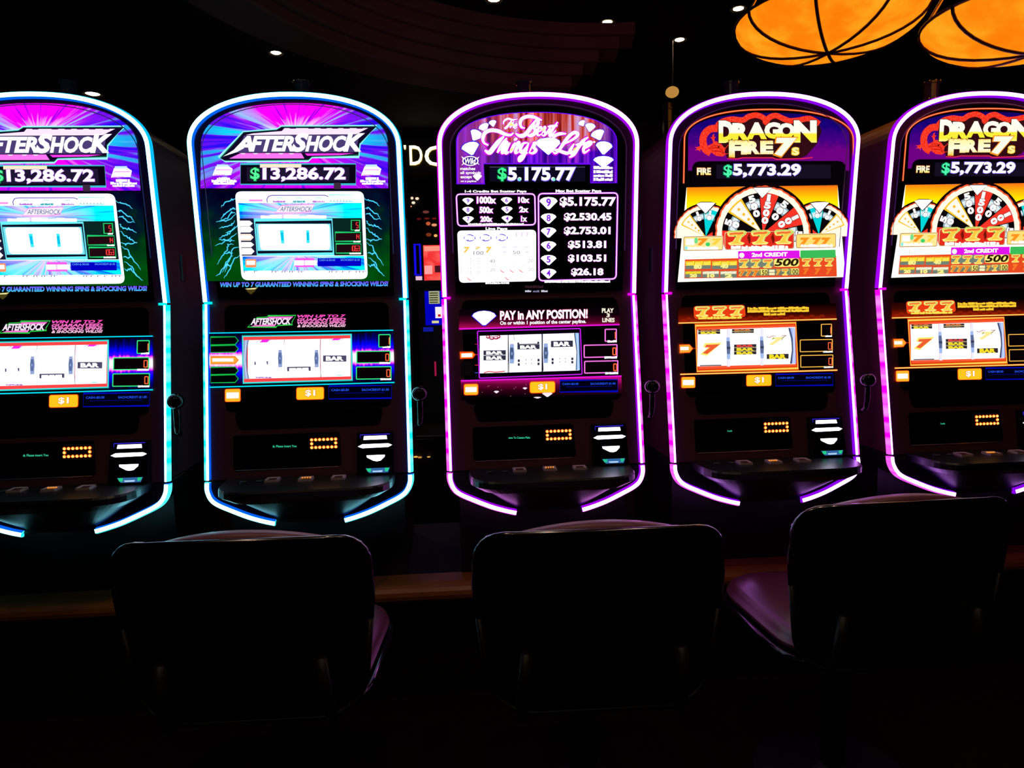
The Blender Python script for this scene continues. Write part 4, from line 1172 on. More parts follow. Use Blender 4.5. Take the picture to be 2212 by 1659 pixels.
def art_right():
    m = MR; T, Lo = m.top, m.low
    OR = E(255, 140, 50); GOLD = E(255, 205, 40); RED = E(255, 60, 45)
    a = Art(m, 'U', 1400, 180, 6.144, base=.004)
    AX = 1600.0
    arc = sup_arch(1070, 0, 1, 36, 2.3)
    p = [(AX + x, 720 - 330 * z) for x, z in arc] + [(AX + 1070, 1160), (AX - 1070, 1160)]
    bg = NT('night_art'); nz = bg.noise(bg.vec(bg.x, bg.y, .0), 5.0, 2.0); tt = bg.f('ADD', bg.f('SUBTRACT', bg.y, 2.5), bg.f('MULTIPLY', nz, .5))
    a.poly(p, bg.done(bg.ramp(tt, [(0, (24, 0, 60)), (.45, (22, 0, 120)), (.8, (70, 0, 130)), (1, (110, 0, 130))]), 1.0), 1)
    a.build('night_artwork', T)
    arc2 = sup_arch(1120, 0, 1, 40, 2.3)
    pth = [(AX - 1130, 1330)] + [(AX + x, 760 - 412 * z) for x, z in arc2] + [(AX + 1130, 1330)]
    a.stroke(pth, 26, E(200, 30, 5), 2); a.stroke(pth, 13, E(255, 150, 90, 1.0), 3)
    a.build('neon_line', T, 'thin orange neon line')
    # dragon body behind the letters
    fire = NT('ember_art'); nn = fire.noise(fire.vec(fire.x, fire.y, .0), 28.0, 2.0)
    fm_ = fire.done(fire.ramp(nn, [(0, (190, 10, 10)), (.4, (245, 40, 25)), (.6, (255, 70, 45)), (1, (255, 130, 70))]), 1.0)
    hump = spline([(900, 600), (960, 520), (1100, 478), (1250, 490), (1330, 445), (1440, 425), (1540, 470), (1560, 520), (1600, 460), (1690, 430), (1790, 470), (1880, 500), (2000, 490), (2140, 470), (2270, 540)], 5)
    a.poly(hump + [(2300, 640), (2240, 800), (2100, 960), (2000, 1000), (1050, 1000)], E(50, 12, 20), 2); a.stroke(hump, 74, fm_, 3)
    body = spline([(920, 600), (820, 610), (745, 680), (725, 780), (760, 880), (830, 925)], 6); a.stroke(body, 96, fm_, 3)
    a.poly([(790, 830), (850, 800), (900, 770), (960, 800), (1010, 860), (1030, 850), (1010, 920), (1035, 940), (990, 975), (900, 965), (820, 910)], fm_, 4)
    for q in ([(700, 830), (640, 850), (615, 845), (650, 870), (620, 890), (665, 885), (690, 915), (690, 880), (730, 870)], [(860, 790), (845, 740), (820, 720), (850, 715), (850, 690), (875, 670), (870, 710), (895, 715), (875, 740), (885, 790)]): a.poly(q, fm_, 4)
    for q in ([(800, 870), (930, 860), (1000, 930)], [(840, 900), (940, 905), (1010, 950)], [(820, 850), (880, 830), (960, 840)]): a.stroke(spline(q, 4), 7, E(150, 0, 10), 5)
    for q in ([(1000, 880), (1035, 850), (1060, 820)], [(1000, 930), (1040, 940), (1070, 925)]): a.stroke(spline(q, 4), 7, fm_, 5)
    a.ell(930, 850, 14, 9, E(60, 0, 0), 6)
    a.stroke([(1050, 1000), (1180, 1005), (1250, 990), (1650, 990), (1700, 1010), (2060, 1000), (2180, 985)], 14, E(235, 40, 80), 3)
    a.build('dragon_artwork', T, 'red dragon body curling behind gold letters')
    gold = vgrad('gold_art', [(0, (255, 255, 245)), (.52, (255, 255, 235)), (.58, (255, 240, 60)), (.85, (250, 240, 60)), (1, (255, 255, 150))], 2.62, 3.10)
    gold2 = vgrad('gold_fire_art', [(0, (255, 170, 40)), (.15, (255, 250, 170)), (.6, (255, 255, 225)), (.9, (255, 220, 80)), (1, (255, 150, 30))], 3.02, 3.42, .5, 30)
    for t, x0, y0, x1, y1 in (('D', 930, 498, 1130, 795), ('R', 1110, 530, 1345, 770), ('A', 1300, 522, 1570, 745), ('G', 1535, 520, 1750, 740), ('O', 1715, 530, 1940, 735), ('N', 1925, 495, 2230, 790)):
        a.text(t, x0, y0, x1, y1, E(60, 25, 10), 6, .07, grow=8); a.text(t, x0, y0, x1, y1, gold, 7, .065)
    for t, x0, y0, x1, y1 in (('F', 1065, 760, 1235, 990), ('I', 1225, 765, 1305, 950), ('R', 1300, 770, 1480, 945), ('E', 1480, 765, 1655, 945)):
        a.text(t, x0, y0, x1, y1, E(70, 10, 5), 7, .07, grow=8); a.text(t, x0, y0, x1, y1, gold2, 8, .065)
    a.text('7', 1655, 725, 1975, 985, E(255, 150, 20), 8.5, .10, .12, grow=10); a.text('7', 1668, 728, 1965, 972, E(250, 255, 235), 9, .075, .12)
    a.text('s', 1890, 850, 2000, 965, GOLD, 9, .07); a.text('s', 1900, 858, 1990, 956, E(255, 245, 160), 10, .03)
    a.build('logo_lettering', T)
    # meter
    a.poly(a.rquad([(585, 1035), (AX + 1020, 1030), (AX + 1030, 1365), (575, 1372)], 110), E(6, 3, 8), 2)
    a.rect(905, 1080, 2420, 1265, E(20, 16, 34), 3)
    a.text('FIRE', 645, 1122, 830, 1218, E(120, 30, 20), 3.5, .06, grow=7); a.text('FIRE', 645, 1122, 830, 1218, vgrad('gold_small_art', [(0, (255, 225, 150)), (.4, (255, 255, 230)), (1, (255, 235, 80))], 3.62, 3.79), 4, .05)
    a.text('$', 990, 1075, 1120, 1255, E(0, 140, 90), 4, .045); a.text('$', 1000, 1085, 1110, 1245, E(80, 255, 175), 5, .02)
    a.text('5,773.29', 1116, 1064, 2030, 1262, E(150, 120, 255), 4, .055); a.text('5,773.29', 1124, 1072, 2022, 1252, E(250, 250, 255, 1.1), 5, .042)  # LED glow put in as a violet outline under the figures
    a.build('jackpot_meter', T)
    # ------------ wheel screen
    a.view(1400, 390, 6.144)
    yl = vgrad('sunset_art', [(0, (255, 120, 20)), (.35, (255, 170, 10)), (1, (255, 240, 0))], 4.02, 4.38)
    X1 = 2 * 1512 - 510
    a.poly([(510, 92), (X1, 60), (X1 + 105, 1280), (392, 1348)], EL('panel_white_R', (1.3, 1.28, 1.05)), 1)
    a.poly([(512, 92), (X1, 62), (X1 + 10, 720), (505, 730)], yl, 2)
    halo = E(20, 2, 6); flame = E(255, 245, 225, 1.1)

    def wheel(cx, cy, r, segs, a_start, step, l):
        sector(a, cx, cy, 0, r * 1.155, -93, 93, halo, l, 40)
        rim = []
        for k in range(60):
            t = -93 + 186 * k / 59; rr = r * (1.06 + .009 * math.sin(k * 2.1) + .008 * math.sin(k * 5.3)); rim.append((cx + rr * math.sin(math.radians(t)), cy - rr * math.cos(math.radians(t))))
        a.poly([(cx + (x - cx) * 1.035, cy + (y - cy) * 1.035) for x, y in rim], E(250, 90, 45), l + .4)
        a.poly(rim, flame, l + .8)
        for i, (bm, t) in enumerate(segs):
            t0 = a_start + step * i; sector(a, cx, cy, 0, r * .94, t0, t0 + step, bm, l + 1.2)
            if bm in (bk, tl):
                sector(a, cx, cy, r * .60, r * .80, t0 + 1.5, t0 + step - 1.5, E(150, 178, 190) if bm is bk else E(150, 245, 250), l + 1.4); sector(a, cx, cy, r * .65, r * .76, t0 + 1.5, t0 + step - 1.5, E(225, 240, 245), l + 1.5)
            if bm is cr:
                sector(a, cx, cy, r * .12, r * .9, t0 + 3, t0 + step - 3, E(255, 252, 240), l + 1.4)
                for q in (.78, .62, .46, .32):
                    tm = math.radians(t0 + step / 2); a.ell(cx + r * q * math.sin(tm), cy - r * q * math.cos(tm), r * .035, r * .035, E(255, 190, 40), l + 1.8, 10)
            tm = math.radians(t0 + step / 2)
            for j, chh in enumerate(t):
                q = r * (.83 - j * .175); x, y = cx + q * math.sin(tm), cy - q * math.cos(tm); h = r * .082; hw = h * (.5 if chh == '1' else .95)
                a.text(chh, x - hw, y - h, x + hw, y + h, E(90, 30, 30), l + 2, .06, rot=tm, grow=h * .12); a.text(chh, x - hw, y - h, x + hw, y + h, WHITE, l + 2.5, .06, rot=tm)
    bk, rdm, tl, cr = E(10, 8, 10), E(250, 55, 40), E(0, 215, 220), E(255, 200, 40)
    wheel(762, 745, 385, [(cr, ''), (bk, '10'), (tl, '10'), (bk, '10'), (rdm, '')], -65, 30, 3); a.build('bonus_wheel', T)
    wheel(2 * 1512 - 762, 720, 385, [(rdm, ''), (bk, '10'), (tl, '10'), (bk, '10'), (cr, '')], -80, 30, 3); a.build('bonus_wheel', T)
    wheel(1512, 705, 575, [(rdm, ''), (bk, '50'), (cr, ''), (bk, '500'), (rdm, '1500'), (bk, '500'), (rdm, '100'), (bk, '50')], -113, 27.2, 8); a.build('bonus_wheel', T)
    for q in ([(628, 318), (690, 290), (820, 290), (890, 305), (752, 448)], [(1380, 95), (1640, 95), (1500, 242)], [(2135, 305), (2200, 290), (2330, 285), (2395, 300), (2262, 440)]):
        a.poly(q, WHITE, 12); a.stroke(q, 9, E(60, 30, 30), 12.5, True); a.build('wheel_pointer', T)
    for x0, x1, y0, y1, bm in ((455, 985, 745, 940, E(255, 235, 150)), (1005, 1925, 690, 925, E(230, 45, 30)), (1945, 2480, 710, 905, E(255, 225, 120))):
        a.rrect(x0, y0, x1, y1, 24, E(255, 250, 220), 13, .018); a.rrect(x0 + 12, y0 + 10, x1 - 12, y1 - 12, 22, bm, 13.5, .018); a.frame(x0 + 8, y0 + 8, x1 - 8, y1 - 8, 7, E(170, 90, 20), 14, .018, 20)
    for i, x in enumerate((1030, 1345, 1655)):
        sevn(a, x, 665 - i * 6, x + 265, 862 - i * 6, 15)
        if i < 2: a.poly([(x + 270, 760), (x + 300, 700), (x + 320, 790), (x + 300, 850)], E(120, 20, 10), 14.5)
    a.text('7', 640, 770, 790, 868, E(255, 150, 30), 15, .08, .12); a.text('7', 830, 775, 965, 862, E(255, 215, 70), 15, .08, .12); a.rect(490, 780, 600, 860, WHITE, 15); a.ell(780, 850, 30, 26, E(60, 215, 110), 14.8); a.ell(625, 800, 25, 40, E(120, 225, 140), 14.8)
    a.rect(475, 875, 520, 920, E(150, 240, 240), 14.6)
    for x in (2060, 2220, 2340): a.text('7', x - 65, 760, x + 65, 870, E(255, 150, 30), 15, .08, .12)
    a.scrib(510, 880, 915, 922, WHITE, 16, .004); a.scrib(1085, 868, 1840, 915, WHITE, 16, .006); a.scrib(2010, 850, 2430, 890, WHITE, 16, .006)
    a.build('prize_plates', T)
    # credits table
    a.poly([(478, 1050), (2480, 1000), (2490, 1275), (470, 1302)], E(235, 75, 35), 13); a.poly([(1182, 940), (1995, 930), (1998, 1035), (1185, 1040)], E(225, 20, 235), 13.2); a.poly([(2005, 930), (2470, 920), (2475, 1025), (2005, 1032)], E(60, 190, 90), 13.2)
    a.ell(1230, 995, 34, 34, WHITE, 14)
    a.text('1st CREDIT', 605, 975, 1045, 1034, E(215, 200, 140), 14, .05, .0, .02, grow=4); a.text('1st CREDIT', 605, 975, 1045, 1034, WHITE, 15, .05, 0, .02)
    a.text('2nd CREDIT', 1360, 962, 1835, 1018, WHITE, 15, .05, 0, .02)
    gy = E(118, 132, 118); ye = E(255, 225, 50); pale = E(255, 245, 140)
    for x0, x1 in ((485, 820), (838, 1165)):
        a.rect(x0, 1072, x1, 1180, gy, 14, .02); a.rect(x0, 1072, x1, 1132, ye, 14.5, .02)
        for k in range(3):
            for r in range(3): xx = x0 + 10 + k * (x1 - x0) / 3; a.stroke([(xx, 1080 + r * 18 - k * 2), (xx + 85, 1078 + r * 18 - k * 2)], 9, E(240, 150, 30) if r == 0 else E(255, 240, 110), 15); a.rect(xx - 4, 1076 + r * 18, xx + 2, 1086 + r * 18, E(60, 60, 30), 15.5)
    a.text('80', 592, 1118, 700, 1176, pale, 16, .07); a.text('40', 945, 1112, 1050, 1168, pale, 16, .07)
    for x0, x1, t in ((478, 695, '20'), (708, 930, '10'), (944, 1162, '2')):
        a.rect(x0, 1205, x1, 1292, gy, 14, .02); a.rect(x0 + 4, 1208, x1 - 4, 1245, ye if t == '20' else E(255, 250, 225), 14.5, .02)
        for k in range(3): xx = x0 + 6 + k * (x1 - x0) / 3; a.frame(xx, 1212, xx + 58, 1238, 5, E(190, 180, 40) if t == '20' else E(200, 200, 150), 15)
        a.text(t, (x0 + x1) / 2 - 48, 1240, (x0 + x1) / 2 + 50, 1290, pale, 16, .07)
    a.rect(1190, 1046, 1650, 1160, gy, 14, .018); a.rect(1190, 1180, 1990, 1270, E(120, 125, 105), 14, .018)
    for x in (1185, 1340, 1500): sevn(a, x, 1040, x + 145, 1165, 15, True)
    a.rrect(1655, 1040, 1990, 1150, 40, E(255, 240, 130), 15, .02); a.text('500', 1660, 1040, 1982, 1140, E(45, 28, 5), 16, .035, .2, .012)
    for x in (1195, 1285, 1375): a.text('7', x - 6, 1186, x + 86, 1272, E(255, 215, 90), 15, .10, .12, grow=4); a.text('7', x, 1190, x + 80, 1268, E(245, 125, 40), 16, .06, .12)
    a.rrect(1462, 1180, 1574, 1258, 20, E(250, 235, 120), 15, .02); a.text('150', 1466, 1190, 1570, 1256, E(70, 60, 25), 16, .02); a.rrect(1866, 1168, 1984, 1246, 20, E(250, 235, 120), 15, .02); a.text('100', 1870, 1176, 1976, 1244, E(70, 60, 25), 16, .02)
    for y in (1185, 1225): a.rrect(1590, y, 1665, y + 32, 8, E(255, 245, 190), 15)
    a.text('7', 1678, 1180, 1750, 1258, E(250, 170, 50), 16, .09, .12); sevn(a, 1755, 1172, 1850, 1262, 15, True)
    for x in (2020, 2170, 2320): sevn(a, x, 1030, x + 130, 1145, 15, True); a.text('7', x + 20, 1165, x + 100, 1250, E(245, 125, 40), 16, .08, .12)
    a.build('credit_paytable', T)
    # ------------ lower glass
    a = Art(m, 'L', 1400, 640, 6.144, base=.004)
    em = vgrad('ember_band_art', [(0, (10, 0, 0)), (.5, (60, 8, 2)), (1, (150, 25, 0))], 6.58, 6.98)
    a.poly([(400, 150), (2490, 95), (2500, 304), (402, 352)], em, 1)
    for cx, cy in [(470 + 68 * i, 335 - i * 1.4 - (i % 2) * 22) for i in range(28)]:
        for r in (30, 20, 10): a.stroke([(cx + r * math.cos(t * .42) * 1.2, cy + r * math.sin(t * .42)) for t in range(7, 16)], 4, E(170, 40, 5), 1.6)
    a.stroke([(400, 356), (2500, 302)], 13, E(255, 225, 110), 2.5); a.stroke([(400, 356), (2500, 302)], 24, E(200, 50, 0), 2)
    a.stroke([(425, 1036), (2510, 980)], 14, E(255, 225, 110), 2.5); a.stroke([(425, 1036), (2510, 980)], 26, E(200, 50, 0), 2)
    a.build('ember_artwork', Lo)
    a.poly(a.rquad([(600, 132), (1278, 112), (1292, 272), (610, 300)], 40), E(255, 80, 20), 3); a.poly(a.rquad([(610, 140), (1270, 122), (1284, 262), (618, 290)], 36), E(235, 60, 20), 3.5)
    for i, x in enumerate((615, 840, 1066)): sevn(a, x, 132 - i * 5, x + 205, 272 - i * 6, 4)
    a.scrib(660, 272, 1235, 308, E(255, 225, 80), 8, .02)
    ytx = E(255, 205, 50)
    for y, x0, x1 in ((146, 1315, 2130), (184, 1315, 2130), (222, 1530, 1815)): a.scrib(x0, y, x1, y + 34, ytx, 4, .014, 24)
    a.build('slogan', Lo)
    fq = [(628, 390), (1958, 352), (1985, 955), (648, 995)]
    a.poly(fq, E(235, 60, 25), 2); a.stroke(fq, 30, E(230, 70, 0), 2.5, True); a.stroke(fq, 13, E(255, 215, 90), 3, True)
    a.poly([(655, 420), (1940, 380), (1960, 925), (668, 965)], E(250, 90, 50), 3.2)
    a.build('reel_frame', Lo)
    reels(a, Lo, [None, (650, 1040), (1078, 1485), (1520, 1945)], (446, 408, 898, 930), 0, 'R')
    a.poly([(1040, 432), (1080, 430), (1080, 930), (1040, 932)], E(240, 240, 255), 8.6); a.build('reel_edge', Lo); a.poly([(1485, 418), (1522, 416), (1522, 915), (1485, 917)], E(240, 240, 255), 8.6)
    a.build('reel_edge', Lo)
    for x0, y0 in ((1030, 545), (1474, 535)):
        a.poly([(x0, y0), (x0 + 42, y0), (x0 + 55, y0 + 140), (x0 + 52, y0 + 285), (x0 + 8, y0 + 288), (x0 + 2, y0 + 140)], E(165, 190, 240), 9); a.poly([(x0 + 2, y0 + 50), (x0 + 44, y0 + 50), (x0 + 52, y0 + 140), (x0 + 48, y0 + 220), (x0 + 8, y0 + 220), (x0 + 4, y0 + 140)], E(95, 110, 150), 10); a.rect(x0 + 4, y0 + 125, x0 + 52, y0 + 155, E(60, 65, 90), 10.5); a.build('reel_gap_shading', Lo)  # painted shade where one drum meets the next
    a.poly([(1850, 420), (1935, 416), (1955, 890), (1885, 895), (1902, 720), (1898, 640)], E(160, 185, 250), 9); a.poly([(1850, 420), (1872, 420), (1908, 560), (1912, 720), (1895, 894), (1872, 894), (1896, 720), (1890, 560)], E(70, 72, 95), 10); a.poly([(1905, 420), (1920, 420), (1938, 700), (1930, 892), (1916, 892), (1924, 700)], E(215, 228, 255), 10)  # blue, dark and pale strips paint shading on the outer drum edge
    a.build('reel_edge', Lo)
    a.text('7', 690, 632, 972, 786, E(255, 235, 110), 9, .10, .25, .04, grow=8); a.text('7', 715, 645, 945, 768, E(240, 95, 50), 10, .08, .25, .04); a.build('seven_symbol', Lo)
    def bars(x0, y0, x1, ys, sl=.02):
        a.rect(x0, ys[0][0], x1, ys[-1][1], E(50, 44, 50), 9, sl)
        for i, (p_, q_, c) in enumerate(ys):
            w = x1 - x0; a.text('BAR', x0 + w * .11, p_ + 3, x1 - w * .11, q_ - 3, c, 10, .07, 0, sl * .78); 
            if i: a.stroke([(x0, p_ - 2), (x1, p_ - 2 - sl * w)], 5, E(255, 240, 170), 11)
        a.build('bar_symbol', Lo)
    YB, RB = E(250, 225, 40), E(235, 70, 60)
    bars(1132, 640, 1428, [(640, 676, RB), (684, 726, YB), (734, 774, YB)])
    bars(1565, 768, 1855, [(768, 832, YB)])
    bars(658, 444, 948, [(444, 462, E(240, 140, 50)), (470, 504, YB)]); bars(1105, 436, 1395, [(436, 460, E(240, 120, 50)), (468, 490, E(120, 100, 60))])
    a.rect(678, 912, 965, 926, E(90, 85, 95), 10, .02); a.build('bar_symbol', Lo)
    # pale seven with chillies on the right reel
    a.text('7', 1590, 545, 1810, 650, E(255, 238, 150), 9, .06, .25, .03)
    for q, c in (([(1565, 535), (1600, 545), (1640, 525), (1700, 530)], E(200, 90, 110)), ([(1560, 530), (1580, 545)], E(60, 110, 120)), ([(1640, 575), (1665, 545)], E(60, 150, 90)), ([(1760, 590), (1780, 545), (1835, 515)], E(130, 130, 80)), ([(1750, 525), (1830, 518)], E(200, 120, 110))): a.stroke(spline(q, 4), 9, c, 10, taper=True)
    a.build('reel_symbol', Lo)
    pp = [(415, 645), (545, 640), (592, 692), (548, 745), (418, 752)]
    a.poly(pp, E(255, 170, 50), 3); a.stroke(pp, 10, E(255, 90, 20), 3.5, True); a.rect(425, 672, 535, 715, WHITE, 4, .02); a.stroke([(592, 692), (625, 690)], 7, E(230, 60, 20), 4)
    a.build('line_marker', Lo)
    meters(a, ((2295, 372, 2430, 528, '1', 34), (2015, 580, 2440, 736, '0', 40), (2022, 786, 2447, 940, '0', 40)), E(255, 190, 80), .02, Lo)
    buttons_low(a, (443, 1075, 620, 1215), (1306, 1048, 1630, 1190), (1690, 1035, 2450, 1190), Lo)
    vfd(m, 'Luck', 1380 + 992 / 5.184, 860 + 357 / 5.184, 1380 + 1045 / 5.184, 860 + 376 / 5.184)
    deck_buttons(m, [(1380 + x / 5.184, 860 + y / 5.184, r) for x, y, r in ((1178, 718, 0), (1510, 708, 1), (1830, 690, 2))])


def sevn(a, x0, y0, x1, y1, l, small=False):
    """gold seven with red cap and green leaf"""
    w, h = x1 - x0, y1 - y0
    g = vg7
    out = [(x0 + w * u, y0 + h * v_) for u, v_ in ((.02, .12), (.1, .02), (.85, .0), (1.0, .1), (.97, .25), (.75, .5), (.68, .75), (.9, .85), (.8, .98), (.15, 1.0), (.05, .85), (.3, .75), (.42, .5), (.5, .42), (.1, .42), (.03, .3))]
    a.poly(out, E(255, 240, 130), l)
    inn = [(x0 + w * u, y0 + h * v_) for u, v_ in ((.1, .17), (.8, .1), (.9, .17), (.66, .48), (.57, .75), (.78, .88), (.2, .92), (.38, .7), (.52, .34), (.14, .36))]
    a.poly(inn, g, l + .5)
    a.stroke([(x0 + w * u, y0 + h * v_) for u, v_ in ((.14, .26), (.4, .2), (.62, .22), (.82, .16))], h * .13, E(245, 110, 60), l + 1)
    a.stroke([(x0 + w * u, y0 + h * v_) for u, v_ in ((.05, .2), (.1, .08), (.85, .05), (.95, .15), (.72, .5), (.66, .7))], h * .03, E(120, 200, 90), l + 1)
    a.ell(x0 + w * .40, y0 + h * .40, w * .05, h * .05, E(60, 190, 70), l + 1.5, 8)


vg7 = E(255, 205, 70)
art_left(); art_center(); art_right()


# ------------------------------------------------------------------ the row goes on: one more machine at each end
def copy_tree(o, parent=None):
    c = o.copy(); COL.objects.link(c); c.parent = parent
    for ch in list(o.children): copy_tree(ch, c)
    return c


cl = copy_tree(ML.root); cl.location = (-1.480, 2.311, 0)
cl['label'] = 'leftmost slot machine of the row, cyan light strip, cut by the left picture edge'
crr = copy_tree(MR.root); crr.location = (1.650, 2.532, 0)
crr['label'] = 'rightmost slot machine of the row, violet light strip, cut by the right picture edge'

# ------------------------------------------------------------------ wooden plinth under the row
ang = math.radians(4.0); base = Vector((0.09, 2.43, 0)); ex = Vector((math.cos(ang), math.sin(ang), 0)); ey = Vector((-math.sin(ang), math.cos(ang), 0))
pl_root = empty('machine_plinth', (0, 0, 0), 0, 'long brown wooden plinth with rounded nosing under the slot machines', 'plinth')
prof = [(.02, .465), (.02, .395)]
for k in range(9):
    t = -math.pi / 2 - math.pi * k / 8
    prof.append((-.055 + .045 * math.cos(t) + .0, .43 + .035 * math.sin(t)))
v, f = [], []
npf = len(prof)
for s_ in (-2.2, 2.4):
    for y, z in prof: p = base + ex * s_ + ey * y; v.append((p.x, p.y, z))
for i in range(npf):
    j = (i + 1) % npf; f.append((i, j, npf + j, npf + i))
f.append(tuple(range(npf - 1, -1, -1))); f.append(tuple(range(npf, 2 * npf)))
mesh('nosing', v, f, WOOD, pl_root)
v = []
for s_ in (-2.2, 2.4):
    for y, z in ((.62, 0), (.0205, 0), (.0205, .4645), (.62, .4645)): p = base + ex * s_ + ey * y; v.append((p.x, p.y, z))
mesh('body', v, [(0, 1, 5, 4), (1, 2, 6, 5), (2, 3, 7, 6), (3, 0, 4, 7), (3, 2, 1, 0), (4, 5, 6, 7)], P('plinth_black', (.012, .006, .005), .5), pl_root)


# ------------------------------------------------------------------ stools
def pillow(name, outline, tf, tb, parent, m, fn, rings=7, p=2.5, smooth=True):
    """outline (u,w) loop -> puffed slab; fn maps (u,w,d) to local xyz, d>0 front"""
    n = len(outline); cu = sum(q[0] for q in outline) / n; cw = sum(q[1] for q in outline) / n
    v, f = [], []
    S_ = [1.0, .97, .9, .78, .6, .35]
    for side, th in ((1, tf), (-1, tb)):
        for s_ in S_:
            d = side * th * (1 - s_ ** (p * 2)) ** .5 if s_ < 1 else 0
            for u, w in outline: v.append(fn(cu + (u - cu) * s_, cw + (w - cw) * s_, d))
        v.append(fn(cu, cw, side * th))
    per = len(S_) * n + 1
    for si, o in ((0, 0), (1, per)):
        for r in range(len(S_) - 1):
            for i in range(n):
                j = (i + 1) % n; q = (o + r * n + i, o + r * n + j, o + (r + 1) * n + j, o + (r + 1) * n + i)
                f.append(q if si == 0 else q[::-1])
        for i in range(n):
            q = (o + (len(S_) - 1) * n + i, o + (len(S_) - 1) * n + (i + 1) % n, o + per - 1); f.append(q if si == 0 else q[::-1])
    for i in range(n):
        j = (i + 1) % n; f.append((j, i, per + i, per + j))
    return mesh(name, v, f, m, parent, smooth=smooth)


def stool(loc, rz, label):
    r = empty('casino_stool', loc, rz, label, 'stool', 'stools in front of the slot machines')
    A = Art(MC, 'L')
    wrap = lambda u: .10 * (u / .27) ** 2 * .6
    back = A.rquad([(-.284, .924), (.284, .924), (.250, .50), (-.250, .50)], .095, 8)
    lean = lambda z: -(z - .5) * .10
    pillow('back_shell', back, .012, 0.012, r, GLOSS_BLACK, lambda u, w, d: (u, wrap(u) + lean(w) + d, w))
    v, f = tube_vf([(u, wrap(u) + lean(w), w) for u, w in [(-.272, .72), (-.279, .80)] + back[0:18] + [(.279, .80), (.272, .72)]], .0075, 8)
    mesh('back_rim', v, f, P('dark_chrome', (.30, .29, .32), .16, metal=1.0), r, smooth=True)
    v, f = tube_vf([(u, wrap(u) + lean(w), w) for u, w in [(.272, .72)] + back[18:] + [(-.272, .72)]], .0075, 8)
    mesh('lower_rim', v, f, CAB_DARK, r, smooth=True)
    top = [(x * 1.0, 0.942 - .036 * (x / .2) ** 2) for x in [(-.24 + .48 * k / 16) for k in range(17)]]
    cush = top + [(.238, .80), (.225, .66), (.20, .58), (-.20, .58), (-.225, .66), (-.238, .80)]
    pillow('back_cushion', cush, .055, .02, r, P('back_vinyl_lit', (.34, .12, .20), .38, noise=.08, scale=120, spec=.8), lambda u, w, d: (u, wrap(u) + lean(w) + .045 + d, w))  # lighter copy of the seat vinyl, strip light put into its colour
    seat = A.rquad([(-.235, .06), (.235, .06), (.265, .56), (-.265, .56)], .14, 8)
    pillow('seat', seat, .05, .05, r, VINYL, lambda u, w, d: (u, w, .52 + d))
    v, f = tube_vf([(u, w, .485) for u, w in seat], .012, 8, True); mesh('seat_rim', v, f, GLOSS_BLACK, r, smooth=True)
    v, f = lathe_vf([(.0, .50), (.12, .50), (.12, .47), (.04, .45), (.035, .06), (.06, .045), (.22, .02), (.225, .0), (.0, .0)], 28, 0, .3)
    mesh('pedestal', v, f, CAB_DARK, r, smooth=False)
    for sx in (-1, 1):
        v, f = tube_vf([(sx * .17, .10, .49), (sx * .18, .02, .49), (sx * .18, -.015, .56), (sx * .17, -.02, .66)], .014, 8)
        mesh('back_bracket', v, f, CAB_DARK, r, smooth=True)
    return r


stool((-.60, 1.45, 0), math.radians(3), 'casino stool in front of the cyan lit starburst machine, violet glints on right rim')
stool((.187, 1.465, 0), math.radians(3), 'casino stool in the middle, padded back rising below the pink lit machine')
stool((.945, 1.62, 0), math.radians(5), 'casino stool at the right before the violet lit dragon machine, seat lit purple')


# ------------------------------------------------------------------ downlights in the ceiling
def downlight(px, py, z, label, r=.045, world=None, power=DOWNLIGHT_POWER):
    p = Vector(world) if world else at_z(px, py, z)
    o = empty('downlight', (p.x, p.y, z), 0, label, 'ceiling light', 'recessed ceiling lights')
    v, f = lathe_vf([(r * .85, -.001), (r * 1.25, -.004), (r * 1.3, .0), (r * 1.3, .02), (r * .85, .02)], 24)
    mesh('trim_ring', v, f, P('lamp_trim', (.05, .04, .035), .5), o)
    v, f = lathe_vf([(.0001, -.004), (r * .6, -.003), (r * .86, .002), (r * .86, .02)], 24)
    mesh('lens', v, f, EL('downlight_lens', (30, 22, 13)), o)
    l = bpy.data.lights.new('downlight_lamp', 'SPOT'); l.energy = power; l.color = (1, .62, .38); l.spot_size = math.radians(110); l.spot_blend = .6; l.shadow_soft_size = .05
    lo = bpy.data.objects.new('downlight_lamp', l); lo.location = (0, 0, -.02); COL.objects.link(lo); lo.parent = o
    return o


ZC = 3.45
for px, py, z, r, lab in ((1067, -1, ZC, .050, 'recessed downlight at the top edge above the pink lit machine'), (1312, 48, ZC, .046, 'recessed downlight up and right of the middle machine'),
                          (1595, 19, ZC, .046, 'recessed downlight just left of the amber pendant bowl'), (1468, 86, ZC, .046, 'lowest of the ceiling downlights near the amber pendant'),
                          (596, 114, Z0, .030, 'recessed downlight in the lower ceiling above the cyan lit starburst machine'), (200, 203, Z0, .045, 'recessed downlight far left above the leftmost machine'),
                          (1975, 35, ZC, .046, 'recessed downlight between the two amber pendant bowls')):
    downlight(px, py, z, lab, r)
# the same grid overhead and behind the viewpoint
POS = ('front left of', 'straight above', 'front right of', 'far behind left of', 'straight behind', 'far behind right of')
for i, (x, y) in enumerate(((-1.2, 0.6), (0.0, 0.9), (1.2, 0.6), (-1.2, -1.2), (0.0, -1.0), (1.2, -1.2))):
    downlight(0, 0, ZC, 'recessed ceiling light outside the picture, %s the viewpoint' % POS[i], .046, (x, y, ZC))


